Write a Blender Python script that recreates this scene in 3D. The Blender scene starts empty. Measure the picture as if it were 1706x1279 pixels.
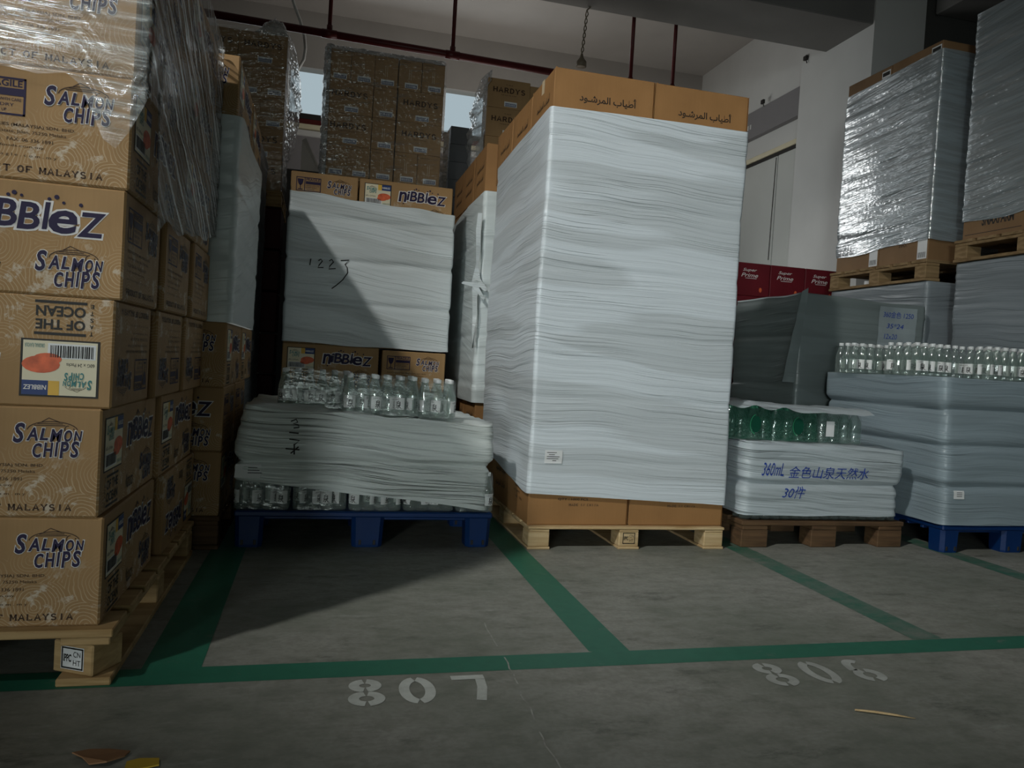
import bpy, math, random
from math import sin, cos, pi, radians
from mathutils import Vector, noise, Matrix
random.seed(7)
S = bpy.context.scene
C = S.collection

# ------------------------------------------------------------------ camera, world, light, exposure
def make_camera():
    f, yaw, pitch, roll, h = 1275.0, radians(14.2), radians(-1.6), radians(3.43), 0.9
    fw = Vector((sin(yaw)*cos(pitch), cos(yaw)*cos(pitch), sin(pitch)))
    rt = Vector((cos(yaw), -sin(yaw), 0)); up = rt.cross(fw)
    R = cos(roll)*rt + sin(roll)*up
    U = -sin(roll)*rt + cos(roll)*up
    cam = bpy.data.cameras.new('camera'); o = bpy.data.objects.new('camera', cam); C.objects.link(o)
    M = Matrix((R, U, -fw)).transposed().to_4x4(); M.translation = (0, 0, h)
    o.matrix_world = M
    cam.sensor_fit = 'HORIZONTAL'; cam.sensor_width = 36.0; cam.lens = 36.0*f/1706.0
    cam.clip_start = 0.05; cam.clip_end = 100
    S.camera = o
make_camera()
S.view_settings.view_transform = 'Standard'
S.view_settings.look = 'None'
S.view_settings.exposure = 0.0
S.view_settings.gamma = 1.0
S.view_settings.use_curve_mapping = False
S.cycles.transparent_max_bounces = 32
S.cycles.max_bounces = 6

W = bpy.data.worlds.new('World'); S.world = W; W.use_nodes = True
W.node_tree.nodes['Background'].inputs[0].default_value = (0.85, 1.0, 0.95, 1)
W.node_tree.nodes['Background'].inputs[1].default_value = 0.008

def aim(o, tgt):
    o.rotation_euler = (Vector(tgt)-o.location).to_track_quat('-Z', 'Y').to_euler()
def area(name, loc, tgt, sx, sy, power, col, spread=180):
    l = bpy.data.lights.new(name, 'AREA'); l.shape = 'RECTANGLE'; l.size = sx; l.size_y = sy
    l.energy = power; l.color = col; l.spread = radians(spread)
    o = bpy.data.objects.new(name, l); C.objects.link(o); o.location = loc; aim(o, tgt); return o
def spot(name, loc, tgt, power, col, cone, blend, rad):
    l = bpy.data.lights.new(name, 'SPOT'); l.energy = power; l.color = col
    l.spot_size = radians(cone); l.spot_blend = blend; l.shadow_soft_size = rad
    o = bpy.data.objects.new(name, l); C.objects.link(o); o.location = loc; aim(o, tgt); return o
# high-bay lamp up on the left behind the front left stack: its shadow falls across the aisle
spot('high_bay_lamp', (-3.1, -0.20, 5.66), (1.6, 3.8, 1.2), 1050, (1.0, 1.0, 0.96), 52, 1.0, 0.11)
# low light from a loading door far behind the camera on the left
area('door_light', (-5.0, -8.8, 1.50), (1.9, 3.6, 1.2), 1.3, 1.5, 14, (0.92, 1.0, 1.0), 30)
# open aisle behind the camera: weak level light
area('aisle_light', (-0.4, -5.5, 1.3), (0.6, 4.0, 1.4), 3.0, 1.6, 24, (0.85, 1.0, 0.95), 150)
# fill light added unseen behind the stacks to brighten the ceiling and right wall
area('rear_bay_fill', (1.9, 8.9, 2.2), (1.6, 9.6, 5.0), 2.6, 0.6, 26, (1.0, 0.96, 0.90), 170)
area('window_daylight', (0.6, 10.4, 4.28), (0.6, 5.0, 3.4), 4.2, 0.6, 13, (0.90, 0.97, 1.0), 170)
area('rear_side_fill', (2.35, 8.1, 2.75), (5.3, 7.9, 2.0), 0.7, 0.5, 13, (0.97, 1.0, 1.0), 160)  # added fill for the pillar and for sparkle on the upper right film

# ------------------------------------------------------------------ materials
MATS = {}
def nodes(name):
    m = bpy.data.materials.new(name); m.use_nodes = True
    nt = m.node_tree; nt.nodes.clear()
    out = nt.nodes.new('ShaderNodeOutputMaterial')
    return m, nt, out
def N(nt, t, **kw):
    n = nt.nodes.new(t)
    for k, v in kw.items():
        if k.startswith('_'): setattr(n, k[1:], v)
        else: n.inputs[k.replace('_', ' ')].default_value = v
    return n
def lk(nt, a, b): nt.links.new(a, b)
def ramp(nt, src, p0, p1, c0=(0, 0, 0, 1), c1=(1, 1, 1, 1)):
    r = nt.nodes.new('ShaderNodeValToRGB'); e = r.color_ramp.elements
    e[0].position = p0; e[0].color = c0; e[1].position = p1; e[1].color = c1
    lk(nt, src, r.inputs[0]); return r.outputs[0]
def mixc(nt, fac, a, b):
    m = nt.nodes.new('ShaderNodeMix'); m.data_type = 'RGBA'
    if isinstance(fac, (int, float)): m.inputs[0].default_value = fac
    else: lk(nt, fac, m.inputs[0])
    for i, v in ((6, a), (7, b)):
        if isinstance(v, tuple): m.inputs[i].default_value = v if len(v) == 4 else v+(1,)
        else: lk(nt, v, m.inputs[i])
    return m.outputs[2]
def math_(nt, op, a, b=None):
    m = nt.nodes.new('ShaderNodeMath'); m.operation = op
    for i, v in ((0, a), (1, b)):
        if v is None: continue
        if isinstance(v, (int, float)): m.inputs[i].default_value = v
        else: lk(nt, v, m.inputs[i])
    return m.outputs[0]
def scaled(nt, sx, sy, sz, coord='Object', loc=(0, 0, 0)):
    tc = nt.nodes.new('ShaderNodeTexCoord'); mp = nt.nodes.new('ShaderNodeMapping')
    mp.inputs['Scale'].default_value = (sx, sy, sz); mp.inputs['Location'].default_value = loc
    lk(nt, tc.outputs[coord], mp.inputs[0]); return mp.outputs[0]
def plain(name, col, rough=0.6, var=0.12, nscale=6.0, metal=0.0, spec=0.3, bump=0.0, bscale=60.0):
    if name in MATS: return MATS[name]
    m, nt, out = nodes(name)
    b = N(nt, 'ShaderNodeBsdfPrincipled', Roughness=rough, Metallic=metal)
    b.inputs['Specular IOR Level'].default_value = spec
    n = N(nt, 'ShaderNodeTexNoise', Scale=nscale, Detail=4.0); lk(nt, scaled(nt, 1, 1, 1), n.inputs['Vector'])
    c = mixc(nt, ramp(nt, n.outputs[0], 0.3, 0.7), tuple(x*(1-var) for x in col), tuple(min(1, x*(1+var)) for x in col))
    lk(nt, c, b.inputs['Base Color'])
    if bump:
        n2 = N(nt, 'ShaderNodeTexNoise', Scale=bscale, Detail=3.0); lk(nt, scaled(nt, 1, 1, 1), n2.inputs['Vector'])
        bp = N(nt, 'ShaderNodeBump', Strength=bump, Distance=0.01); lk(nt, n2.outputs[0], bp.inputs['Height'])
        lk(nt, bp.outputs[0], b.inputs['Normal'])
    lk(nt, b.outputs[0], out.inputs[0]); MATS[name] = m; return m
def kraft(name, col, waves=False):
    m, nt, out = nodes(name)
    b = N(nt, 'ShaderNodeBsdfPrincipled', Roughness=0.62); b.inputs['Specular IOR Level'].default_value = 0.25
    n = N(nt, 'ShaderNodeTexNoise', Scale=4.0, Detail=6.0); lk(nt, scaled(nt, 1, 1, 1), n.inputs['Vector'])
    c = mixc(nt, ramp(nt, n.outputs[0], 0.3, 0.7), tuple(x*0.88 for x in col), tuple(x*1.08 for x in col))
    # corrugation flutes: fine vertical lines
    w = N(nt, 'ShaderNodeTexNoise', Scale=1.0, Detail=2.0); lk(nt, scaled(nt, 160, 160, 3), w.inputs['Vector'])
    c = mixc(nt, math_(nt, 'MULTIPLY', ramp(nt, w.outputs[0], 0.35, 0.65), 0.10), c, tuple(x*0.6 for x in col))
    if waves:
        tc = nt.nodes.new('ShaderNodeTexCoord'); sp = nt.nodes.new('ShaderNodeSeparateXYZ'); lk(nt, tc.outputs['Object'], sp.inputs[0])
        u = math_(nt, 'ADD', sp.outputs[0], sp.outputs[1])
        cb = nt.nodes.new('ShaderNodeCombineXYZ'); lk(nt, u, cb.inputs[0]); lk(nt, sp.outputs[2], cb.inputs[1])
        v = N(nt, 'ShaderNodeTexVoronoi', Scale=9.0); v.voronoi_dimensions = '2D'; lk(nt, cb.outputs[0], v.inputs['Vector'])
        wn = N(nt, 'ShaderNodeTexNoise', Scale=7.0, Detail=3.0); lk(nt, cb.outputs[0], wn.inputs['Vector'])
        r = math_(nt, 'ADD', math_(nt, 'MULTIPLY', v.outputs['Distance'], 13.0), math_(nt, 'MULTIPLY', wn.outputs[0], 7.0))
        fr = math_(nt, 'FRACT', r)
        line = ramp(nt, math_(nt, 'ABSOLUTE', math_(nt, 'SUBTRACT', fr, 0.5)), 0.06, 0.16, (1, 1, 1, 1), (0, 0, 0, 1))
        zm = ramp(nt, math_(nt, 'ADD', sp.outputs[2], math_(nt, 'MULTIPLY', wn.outputs[0], 0.16)), 0.16, 0.27, (1, 1, 1, 1), (0, 0, 0, 1))
        c = mixc(nt, math_(nt, 'MULTIPLY', math_(nt, 'MULTIPLY', line, zm), 0.42), c, (0.62, 0.50, 0.33))
        cl = N(nt, 'ShaderNodeTexNoise', Scale=11.0, Detail=5.0, Roughness=0.7); lk(nt, cb.outputs[0], cl.inputs['Vector'])
        foam = math_(nt, 'MULTIPLY', ramp(nt, cl.outputs[0], 0.55, 0.60), zm)
        c = mixc(nt, math_(nt, 'MULTIPLY', foam, 0.6), c, (0.62, 0.56, 0.46))
    lk(nt, c, b.inputs['Base Color'])
    bn = N(nt, 'ShaderNodeTexNoise', Scale=7.0, Detail=2.0); lk(nt, scaled(nt, 1, 1, 1), bn.inputs['Vector'])
    bp = N(nt, 'ShaderNodeBump', Strength=0.35, Distance=0.02); lk(nt, bn.outputs[0], bp.inputs['Height']); lk(nt, bp.outputs[0], b.inputs['Normal'])
    lk(nt, b.outputs[0], out.inputs[0]); return m
def streak(nt, low, high, tilt, seed, detail=3.0, warp=0.0):
    tc = nt.nodes.new('ShaderNodeTexCoord'); sp = nt.nodes.new('ShaderNodeSeparateXYZ'); lk(nt, tc.outputs['Object'], sp.inputs[0])
    xy = math_(nt, 'ADD', sp.outputs[0], sp.outputs[1])
    xm = math_(nt, 'SUBTRACT', sp.outputs[0], sp.outputs[1])
    z = math_(nt, 'ADD', sp.outputs[2], math_(nt, 'MULTIPLY', xy, tilt))
    if warp:
        wn = N(nt, 'ShaderNodeTexNoise', Scale=1.7, Detail=1.0); lk(nt, tc.outputs['Object'], wn.inputs['Vector'])
        z = math_(nt, 'ADD', z, math_(nt, 'MULTIPLY', wn.outputs[0], warp))
    cb = nt.nodes.new('ShaderNodeCombineXYZ')
    lk(nt, math_(nt, 'ADD', math_(nt, 'MULTIPLY', xy, low), seed), cb.inputs[0])
    lk(nt, math_(nt, 'MULTIPLY', xm, low), cb.inputs[1])
    lk(nt, math_(nt, 'MULTIPLY', z, high), cb.inputs[2])
    n = N(nt, 'ShaderNodeTexNoise', Scale=1.0, Detail=detail, Roughness=0.55); lk(nt, cb.outputs[0], n.inputs['Vector'])
    return n.outputs[0]
def white_film(name, col, seed, bump=0.6, tilt=0.03, high=55, band=0.22, clear=0.0, rough=0.33, dist=0.012):
    """milky stretch film in many layers: opaque, wrinkled along the wrap direction, bands where fewer layers overlap"""
    m, nt, out = nodes(name)
    b = N(nt, 'ShaderNodeBsdfPrincipled', Roughness=rough); b.inputs['Specular IOR Level'].default_value = 0.45
    bands = ramp(nt, streak(nt, 0.55, 6.5, tilt*1.5, seed+3.3, 1.0, 0.06), 0.475, 0.525)
    c = mixc(nt, math_(nt, 'MULTIPLY', bands, band), col, tuple(x*k for x, k in zip(col, (0.52, 0.51, 0.48))))
    fine = streak(nt, 1.2, high*2.2, tilt, seed+9.1, 2.0, 0.05)
    c = mixc(nt, math_(nt, 'MULTIPLY', ramp(nt, fine, 0.35, 0.7), 0.10), c, tuple(x*0.7 for x in col))
    lk(nt, c, b.inputs['Base Color'])
    # soft folds everywhere, crisp creases only in clusters
    soft = ramp(nt, streak(nt, 0.8, high*.7, tilt, seed, 2.0, 0.08), 0.35, 0.65)
    crisp = ramp(nt, streak(nt, 0.55, high, tilt, seed+2.2, 2.0, 0.08), 0.475, 0.53)
    mask = ramp(nt, streak(nt, 0.9, 4.5, tilt, seed+5.5, 1.0, 0.1), 0.47, 0.60)
    h = math_(nt, 'ADD', math_(nt, 'MULTIPLY', soft, 0.30), math_(nt, 'MULTIPLY', crisp, math_(nt, 'ADD', math_(nt, 'MULTIPLY', mask, 0.75), 0.08)))
    bp = N(nt, 'ShaderNodeBump', Strength=bump, Distance=dist); lk(nt, h, bp.inputs['Height']); lk(nt, bp.outputs[0], b.inputs['Normal'])
    if clear:
        t = nt.nodes.new('ShaderNodeBsdfTransparent'); mx = nt.nodes.new('ShaderNodeMixShader')
        lk(nt, math_(nt, 'ADD', math_(nt, 'MULTIPLY', bands, -0.35*clear), 1.0-clear*0.65), mx.inputs[0])
        lk(nt, t.outputs[0], mx.inputs[1]); lk(nt, b.outputs[0], mx.inputs[2]); lk(nt, mx.outputs[0], out.inputs[0])
    else: lk(nt, b.outputs[0], out.inputs[0])
    return m
def clear_film(name, seed, tilt=0.0, high=40, base=0.10, streaks=0.5, rough=0.16, tint=(0.8, 0.84, 0.84), bump=0.8, th=(0.52, 0.72), gloss=0.45, low=1.0, crumple=0.0, highlight=None):
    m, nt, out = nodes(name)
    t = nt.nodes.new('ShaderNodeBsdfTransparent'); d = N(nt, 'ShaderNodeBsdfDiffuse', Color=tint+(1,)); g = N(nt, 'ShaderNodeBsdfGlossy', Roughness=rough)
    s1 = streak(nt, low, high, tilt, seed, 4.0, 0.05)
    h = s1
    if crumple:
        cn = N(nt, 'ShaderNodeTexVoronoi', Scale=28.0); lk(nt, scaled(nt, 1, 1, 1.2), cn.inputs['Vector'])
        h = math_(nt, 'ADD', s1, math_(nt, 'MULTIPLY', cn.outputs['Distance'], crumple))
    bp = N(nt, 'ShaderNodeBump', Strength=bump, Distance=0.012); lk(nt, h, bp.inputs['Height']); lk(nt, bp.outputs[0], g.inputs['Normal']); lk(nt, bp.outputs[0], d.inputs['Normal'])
    sk = ramp(nt, s1, th[0], th[1])
    if highlight:   # highlights on the folds, painted as pale streaks in the colour
        s2 = streak(nt, low*.6, high*.8, tilt, seed+4.4, 2.0, 0.03)
        ck = ramp(nt, s2, highlight, highlight+.05)
        lk(nt, mixc(nt, ck, tint, (0.80, 0.83, 0.82)), d.inputs['Color'])
        sk = math_(nt, 'MAXIMUM', sk, ck)
    surf = nt.nodes.new('ShaderNodeMixShader'); surf.inputs[0].default_value = gloss
    lk(nt, d.outputs[0], surf.inputs[1]); lk(nt, g.outputs[0], surf.inputs[2])
    mx = nt.nodes.new('ShaderNodeMixShader')
    lk(nt, math_(nt, 'ADD', math_(nt, 'MULTIPLY', sk, streaks), base), mx.inputs[0])
    lk(nt, t.outputs[0], mx.inputs[1]); lk(nt, surf.outputs[0], mx.inputs[2]); lk(nt, mx.outputs[0], out.inputs[0])
    return m
def glassy(name, tint, alpha, rough=0.08, gloss=0.5):
    m, nt, out = nodes(name)
    t = N(nt, 'ShaderNodeBsdfTransparent', Color=(0.96, 0.99, 0.97, 1)); d = N(nt, 'ShaderNodeBsdfDiffuse', Color=tint+(1,)); g = N(nt, 'ShaderNodeBsdfGlossy', Roughness=rough)
    lw = N(nt, 'ShaderNodeLayerWeight', Blend=0.35)
    surf = nt.nodes.new('ShaderNodeMixShader'); surf.inputs[0].default_value = gloss; lk(nt, d.outputs[0], surf.inputs[1]); lk(nt, g.outputs[0], surf.inputs[2])
    mx = nt.nodes.new('ShaderNodeMixShader')
    lk(nt, math_(nt, 'ADD', math_(nt, 'MULTIPLY', lw.outputs['Facing'], 0.5), alpha), mx.inputs[0])
    lk(nt, t.outputs[0], mx.inputs[1]); lk(nt, surf.outputs[0], mx.inputs[2]); lk(nt, mx.outputs[0], out.inputs[0]); return m
def wood(name, col, dark):
    m, nt, out = nodes(name)
    b = N(nt, 'ShaderNodeBsdfPrincipled', Roughness=0.75); b.inputs['Specular IOR Level'].default_value = 0.2
    n = N(nt, 'ShaderNodeTexNoise', Scale=1.0, Detail=5.0, Distortion=0.6); lk(nt, scaled(nt, 3, 14, 40, 'Object'), n.inputs['Vector'])
    n2 = N(nt, 'ShaderNodeTexNoise', Scale=5.0, Detail=3.0); lk(nt, scaled(nt, 1, 1, 1, 'Object'), n2.inputs['Vector'])
    c = mixc(nt, ramp(nt, n.outputs[0], 0.35, 0.7), col, dark)
    c = mixc(nt, math_(nt, 'MULTIPLY', ramp(nt, n2.outputs[0], 0.45, 0.7), 0.4), c, dark)
    lk(nt, c, b.inputs['Base Color'])
    bp = N(nt, 'ShaderNodeBump', Strength=0.3, Distance=0.004); lk(nt, n.outputs[0], bp.inputs['Height']); lk(nt, bp.outputs[0], b.inputs['Normal'])
    lk(nt, b.outputs[0], out.inputs[0]); return m
def emit(name, col, st):
    m, nt, out = nodes(name); e = N(nt, 'ShaderNodeEmission', Color=col+(1,), Strength=st); lk(nt, e.outputs[0], out.inputs[0]); return m
def concrete():
    m, nt, out = nodes('concrete_floor')
    b = N(nt, 'ShaderNodeBsdfPrincipled'); b.inputs['Specular IOR Level'].default_value = 0.35
    v = scaled(nt, 1, 1, 1)
    n1 = N(nt, 'ShaderNodeTexNoise', Scale=1.6, Detail=8.0, Roughness=0.62); lk(nt, v, n1.inputs['Vector'])
    n2 = N(nt, 'ShaderNodeTexNoise', Scale=9.0, Detail=6.0, Roughness=0.7); lk(nt, scaled(nt, 1, 1.7, 1), n2.inputs['Vector'])
    n3 = N(nt, 'ShaderNodeTexNoise', Scale=60.0, Detail=3.0); lk(nt, v, n3.inputs['Vector'])
    c = mixc(nt, ramp(nt, n1.outputs[0], 0.32, 0.68), (0.18, 0.195, 0.158), (0.32, 0.315, 0.283))
    c = mixc(nt, math_(nt, 'MULTIPLY', ramp(nt, n2.outputs[0], 0.45, 0.66), 0.5), c, (0.125, 0.135, 0.11))
    c = mixc(nt, math_(nt, 'MULTIPLY', ramp(nt, n3.outputs[0], 0.4, 0.65), 0.35), c, (0.17, 0.17, 0.15))
    # dark oily blotches
    n4 = N(nt, 'ShaderNodeTexNoise', Scale=2.3, Detail=8.0, Roughness=0.75); lk(nt, scaled(nt, 1, 2.4, 1, 'Object', (3.1, 1.7, 0)), n4.inputs['Vector'])
    c = mixc(nt, math_(nt, 'MULTIPLY', ramp(nt, n4.outputs[0], 0.57, 0.68), 0.7), c, (0.06, 0.062, 0.052))
    # pale dusty scuffs drawn along the aisle
    n5 = N(nt, 'ShaderNodeTexNoise', Scale=3.0, Detail=8.0, Roughness=0.8); lk(nt, scaled(nt, 1, 4, 1, 'Object', (8.3, 2.2, 0)), n5.inputs['Vector'])
    c = mixc(nt, math_(nt, 'MULTIPLY', ramp(nt, n5.outputs[0], 0.58, 0.72), 0.5), c, (0.42, 0.43, 0.40))
    # hairline scratches
    n6 = N(nt, 'ShaderNodeTexNoise', Scale=1.0, Detail=6.0, Roughness=0.8); lk(nt, scaled(nt, 3, 60, 1, 'Object', (1.3, 7.2, 0)), n6.inputs['Vector'])
    c = mixc(nt, math_(nt, 'MULTIPLY', ramp(nt, n6.outputs[0], 0.60, 0.72), 0.3), c, (0.38, 0.39, 0.36))
    lk(nt, c, b.inputs['Base Color'])
    lk(nt, ramp(nt, n2.outputs[0], 0.3, 0.7, (0.48,)*3+(1,), (0.7,)*3+(1,)), b.inputs['Roughness'])
    bp = N(nt, 'ShaderNodeBump', Strength=0.15, Distance=0.005); lk(nt, n2.outputs[0], bp.inputs['Height']); lk(nt, bp.outputs[0], b.inputs['Normal'])
    lk(nt, b.outputs[0], out.inputs[0]); return m
def worn_paint(name, col, lo=0.60, hi=0.72, amount=0.8):
    m, nt, out = nodes(name)
    b = N(nt, 'ShaderNodeBsdfPrincipled', Roughness=0.5); b.inputs['Specular IOR Level'].default_value = 0.35
    n = N(nt, 'ShaderNodeTexNoise', Scale=5.0, Detail=8.0, Roughness=0.75); lk(nt, scaled(nt, 1, 1.5, 1), n.inputs['Vector'])
    n2 = N(nt, 'ShaderNodeTexNoise', Scale=22.0, Detail=4.0); lk(nt, scaled(nt, 1, 1, 1), n2.inputs['Vector'])
    c = mixc(nt, math_(nt, 'MULTIPLY', ramp(nt, n2.outputs[0], 0.35, 0.7), 0.3), col, tuple(x*0.6 for x in col))
    c = mixc(nt, math_(nt, 'MULTIPLY', ramp(nt, n.outputs[0], lo, hi), amount), c, (0.20, 0.20, 0.175))
    lk(nt, c, b.inputs['Base Color']); lk(nt, b.outputs[0], out.inputs[0]); return m

K_NIB = kraft('snack_carton_kraft', (0.355, 0.215, 0.094), True)
K_PLAIN = kraft('orange_kraft', (0.33, 0.172, 0.066))
K_WINE = kraft('wine_carton_kraft', (0.37, 0.228, 0.105))
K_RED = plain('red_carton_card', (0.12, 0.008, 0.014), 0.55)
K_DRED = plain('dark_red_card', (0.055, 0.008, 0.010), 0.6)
K_GREY = plain('dark_grey_card', (0.09, 0.095, 0.10), 0.6)
K_SHIP = kraft('shipping_carton_kraft', (0.23, 0.135, 0.065))
M_PURPLE = plain('purple_ink', (0.014, 0.008, 0.042), 0.6, 0.05)
M_INK = plain('black_ink', (0.02, 0.018, 0.016), 0.55, 0.05)
M_BROWNINK = plain('brown_ink', (0.055, 0.028, 0.014), 0.6, 0.05)
M_WHITE = plain('white_print', (0.68, 0.66, 0.64), 0.5, 0.04)
M_CREAM = plain('cream_paper', (0.70, 0.64, 0.46), 0.5, 0.04)
M_PAPER = plain('white_paper', (0.72, 0.73, 0.73), 0.5, 0.04)
M_SALMON = plain('salmon_print', (0.62, 0.12, 0.045), 0.5, 0.3, 30)
M_BLUEP = plain('navy_print', (0.02, 0.045, 0.16), 0.5, 0.05)
M_YEL = plain('yellow_print', (0.70, 0.42, 0.06), 0.5, 0.1)
M_TEAL = plain('teal_print', (0.05, 0.22, 0.22), 0.5, 0.05)
M_BLUEPEN = plain('blue_marker_ink', (0.015, 0.05, 0.30), 0.5, 0.02)
M_TAPE = plain('pale_tape', (0.62, 0.50, 0.33), 0.3, 0.05)
M_GAP = plain('carton_slit', (0.62, 0.55, 0.42), 0.5, 0.05)
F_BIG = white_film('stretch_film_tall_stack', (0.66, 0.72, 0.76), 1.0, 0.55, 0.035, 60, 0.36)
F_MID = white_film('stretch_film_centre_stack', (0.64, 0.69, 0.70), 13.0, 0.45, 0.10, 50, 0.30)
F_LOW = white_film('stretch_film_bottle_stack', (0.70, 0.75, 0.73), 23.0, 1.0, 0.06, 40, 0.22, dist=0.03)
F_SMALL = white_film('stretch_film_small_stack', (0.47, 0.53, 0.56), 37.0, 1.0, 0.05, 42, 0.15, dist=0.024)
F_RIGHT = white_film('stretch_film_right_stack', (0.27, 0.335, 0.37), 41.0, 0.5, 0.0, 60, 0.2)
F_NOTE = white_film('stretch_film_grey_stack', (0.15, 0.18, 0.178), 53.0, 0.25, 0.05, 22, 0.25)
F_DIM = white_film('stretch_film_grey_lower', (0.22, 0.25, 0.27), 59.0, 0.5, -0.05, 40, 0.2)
F_GREY = white_film('stretch_film_left_rear', (0.66, 0.72, 0.72), 61.0, 0.35, -0.2, 30, 0.15)
C_SHADED = clear_film('clear_film_shaded_side', 3.0, 0.5, 64, 0.36, 0.45, 0.14, tint=(0.055, 0.062, 0.06), bump=1.0, th=(0.50, 0.66), gloss=0.4, low=0.5, highlight=0.565)  # tint darkened to paint the aisle side's shade, pale streaks its highlights
C_FRONT = clear_film('clear_film_front', 8.0, 0.05, 44, 0.14, 0.45, 0.2, bump=0.8, th=(0.50, 0.70))
C_WINE = clear_film('clear_film_wine', 17.0, -0.15, 30, 0.10, 0.42, 0.12, bump=1.0, th=(0.55, 0.75), gloss=0.7, low=3.0, crumple=0.35)
C_SILVER = clear_film('silver_film_folds', 19.0, 0.3, 14, 0.50, 0.45, 0.14, bump=1.0, th=(0.4, 0.6), gloss=0.6, low=6.0, crumple=0.7)
C_RIGHT = clear_film('clear_film_upper_right', 29.0, 0.10, 40, 0.72, 0.2, 0.12, tint=(0.38, 0.45, 0.48), bump=1.0, th=(0.4, 0.6), gloss=0.42, low=1.6, crumple=0.07)
C_PACK = clear_film('clear_film_bottle_pack', 31.0, 0.1, 20, 0.10, 0.22, 0.12, tint=(0.6, 0.68, 0.66), bump=0.7, th=(0.5, 0.7), gloss=0.5, low=6.0)
C_GREEN = clear_film('green_film_bottle_pack', 33.0, 0.1, 10, 0.30, 0.25, 0.12, tint=(0.03, 0.17, 0.10), bump=0.8, th=(0.5, 0.7), gloss=0.35, low=8.0)
B_CLEAR = glassy('clear_bottle_plastic', (0.42, 0.50, 0.48), 0.16)
B_GREEN = glassy('greenish_bottle_plastic', (0.12, 0.30, 0.24), 0.22)
M_CAP = plain('white_bottle_cap', (0.68, 0.70, 0.70), 0.4, 0.04)
M_LABEL = plain('bottle_label_paper', (0.74, 0.75, 0.74), 0.5, 0.04)
M_BLUE = plain('blue_pallet_plastic', (0.002, 0.026, 0.115), 0.42, 0.15, 5, spec=0.4)
M_RED_PIPE = plain('red_pipe_paint', (0.085, 0.011, 0.011), 0.4, 0.15)
M_PINE = wood('pale_pine', (0.62, 0.47, 0.27), (0.42, 0.28, 0.13))
M_OLDWOOD = wood('brown_old_wood', (0.15, 0.088, 0.045), (0.06, 0.036, 0.02))
M_TANWOOD = wood('tan_pallet_wood', (0.52, 0.36, 0.18), (0.30, 0.19, 0.08))
M_MIDWOOD = wood('dull_pallet_wood', (0.30, 0.205, 0.105), (0.16, 0.10, 0.045))
M_WALL = plain('white_wall_paint', (0.62, 0.62, 0.60), 0.8, 0.04, 2)
M_CEIL = plain('ceiling_paint', (0.40, 0.375, 0.35), 0.85, 0.05, 2)
M_BEAMP = plain('beam_paint', (0.20, 0.195, 0.185), 0.85, 0.06, 2)
M_DOORP = plain('pale_door_panel', (0.56, 0.57, 0.54), 0.6, 0.03, 2)
M_GREYP = plain('grey_lintel_paint', (0.24, 0.23, 0.235), 0.7, 0.04, 2)
M_DARK = plain('dark_metal', (0.03, 0.028, 0.026), 0.5)
M_GREEN = worn_paint('green_floor_paint', (0.022, 0.155, 0.095))
M_GREENW = worn_paint('faded_green_floor_paint', (0.04, 0.15, 0.10), 0.42, 0.66, 0.85)
M_NUM = worn_paint('white_stencil_paint', (0.62, 0.65, 0.61), 0.42, 0.75, 0.6)
M_NUMW = worn_paint('faded_stencil_paint', (0.50, 0.52, 0.49), 0.36, 0.74, 0.75)

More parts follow.
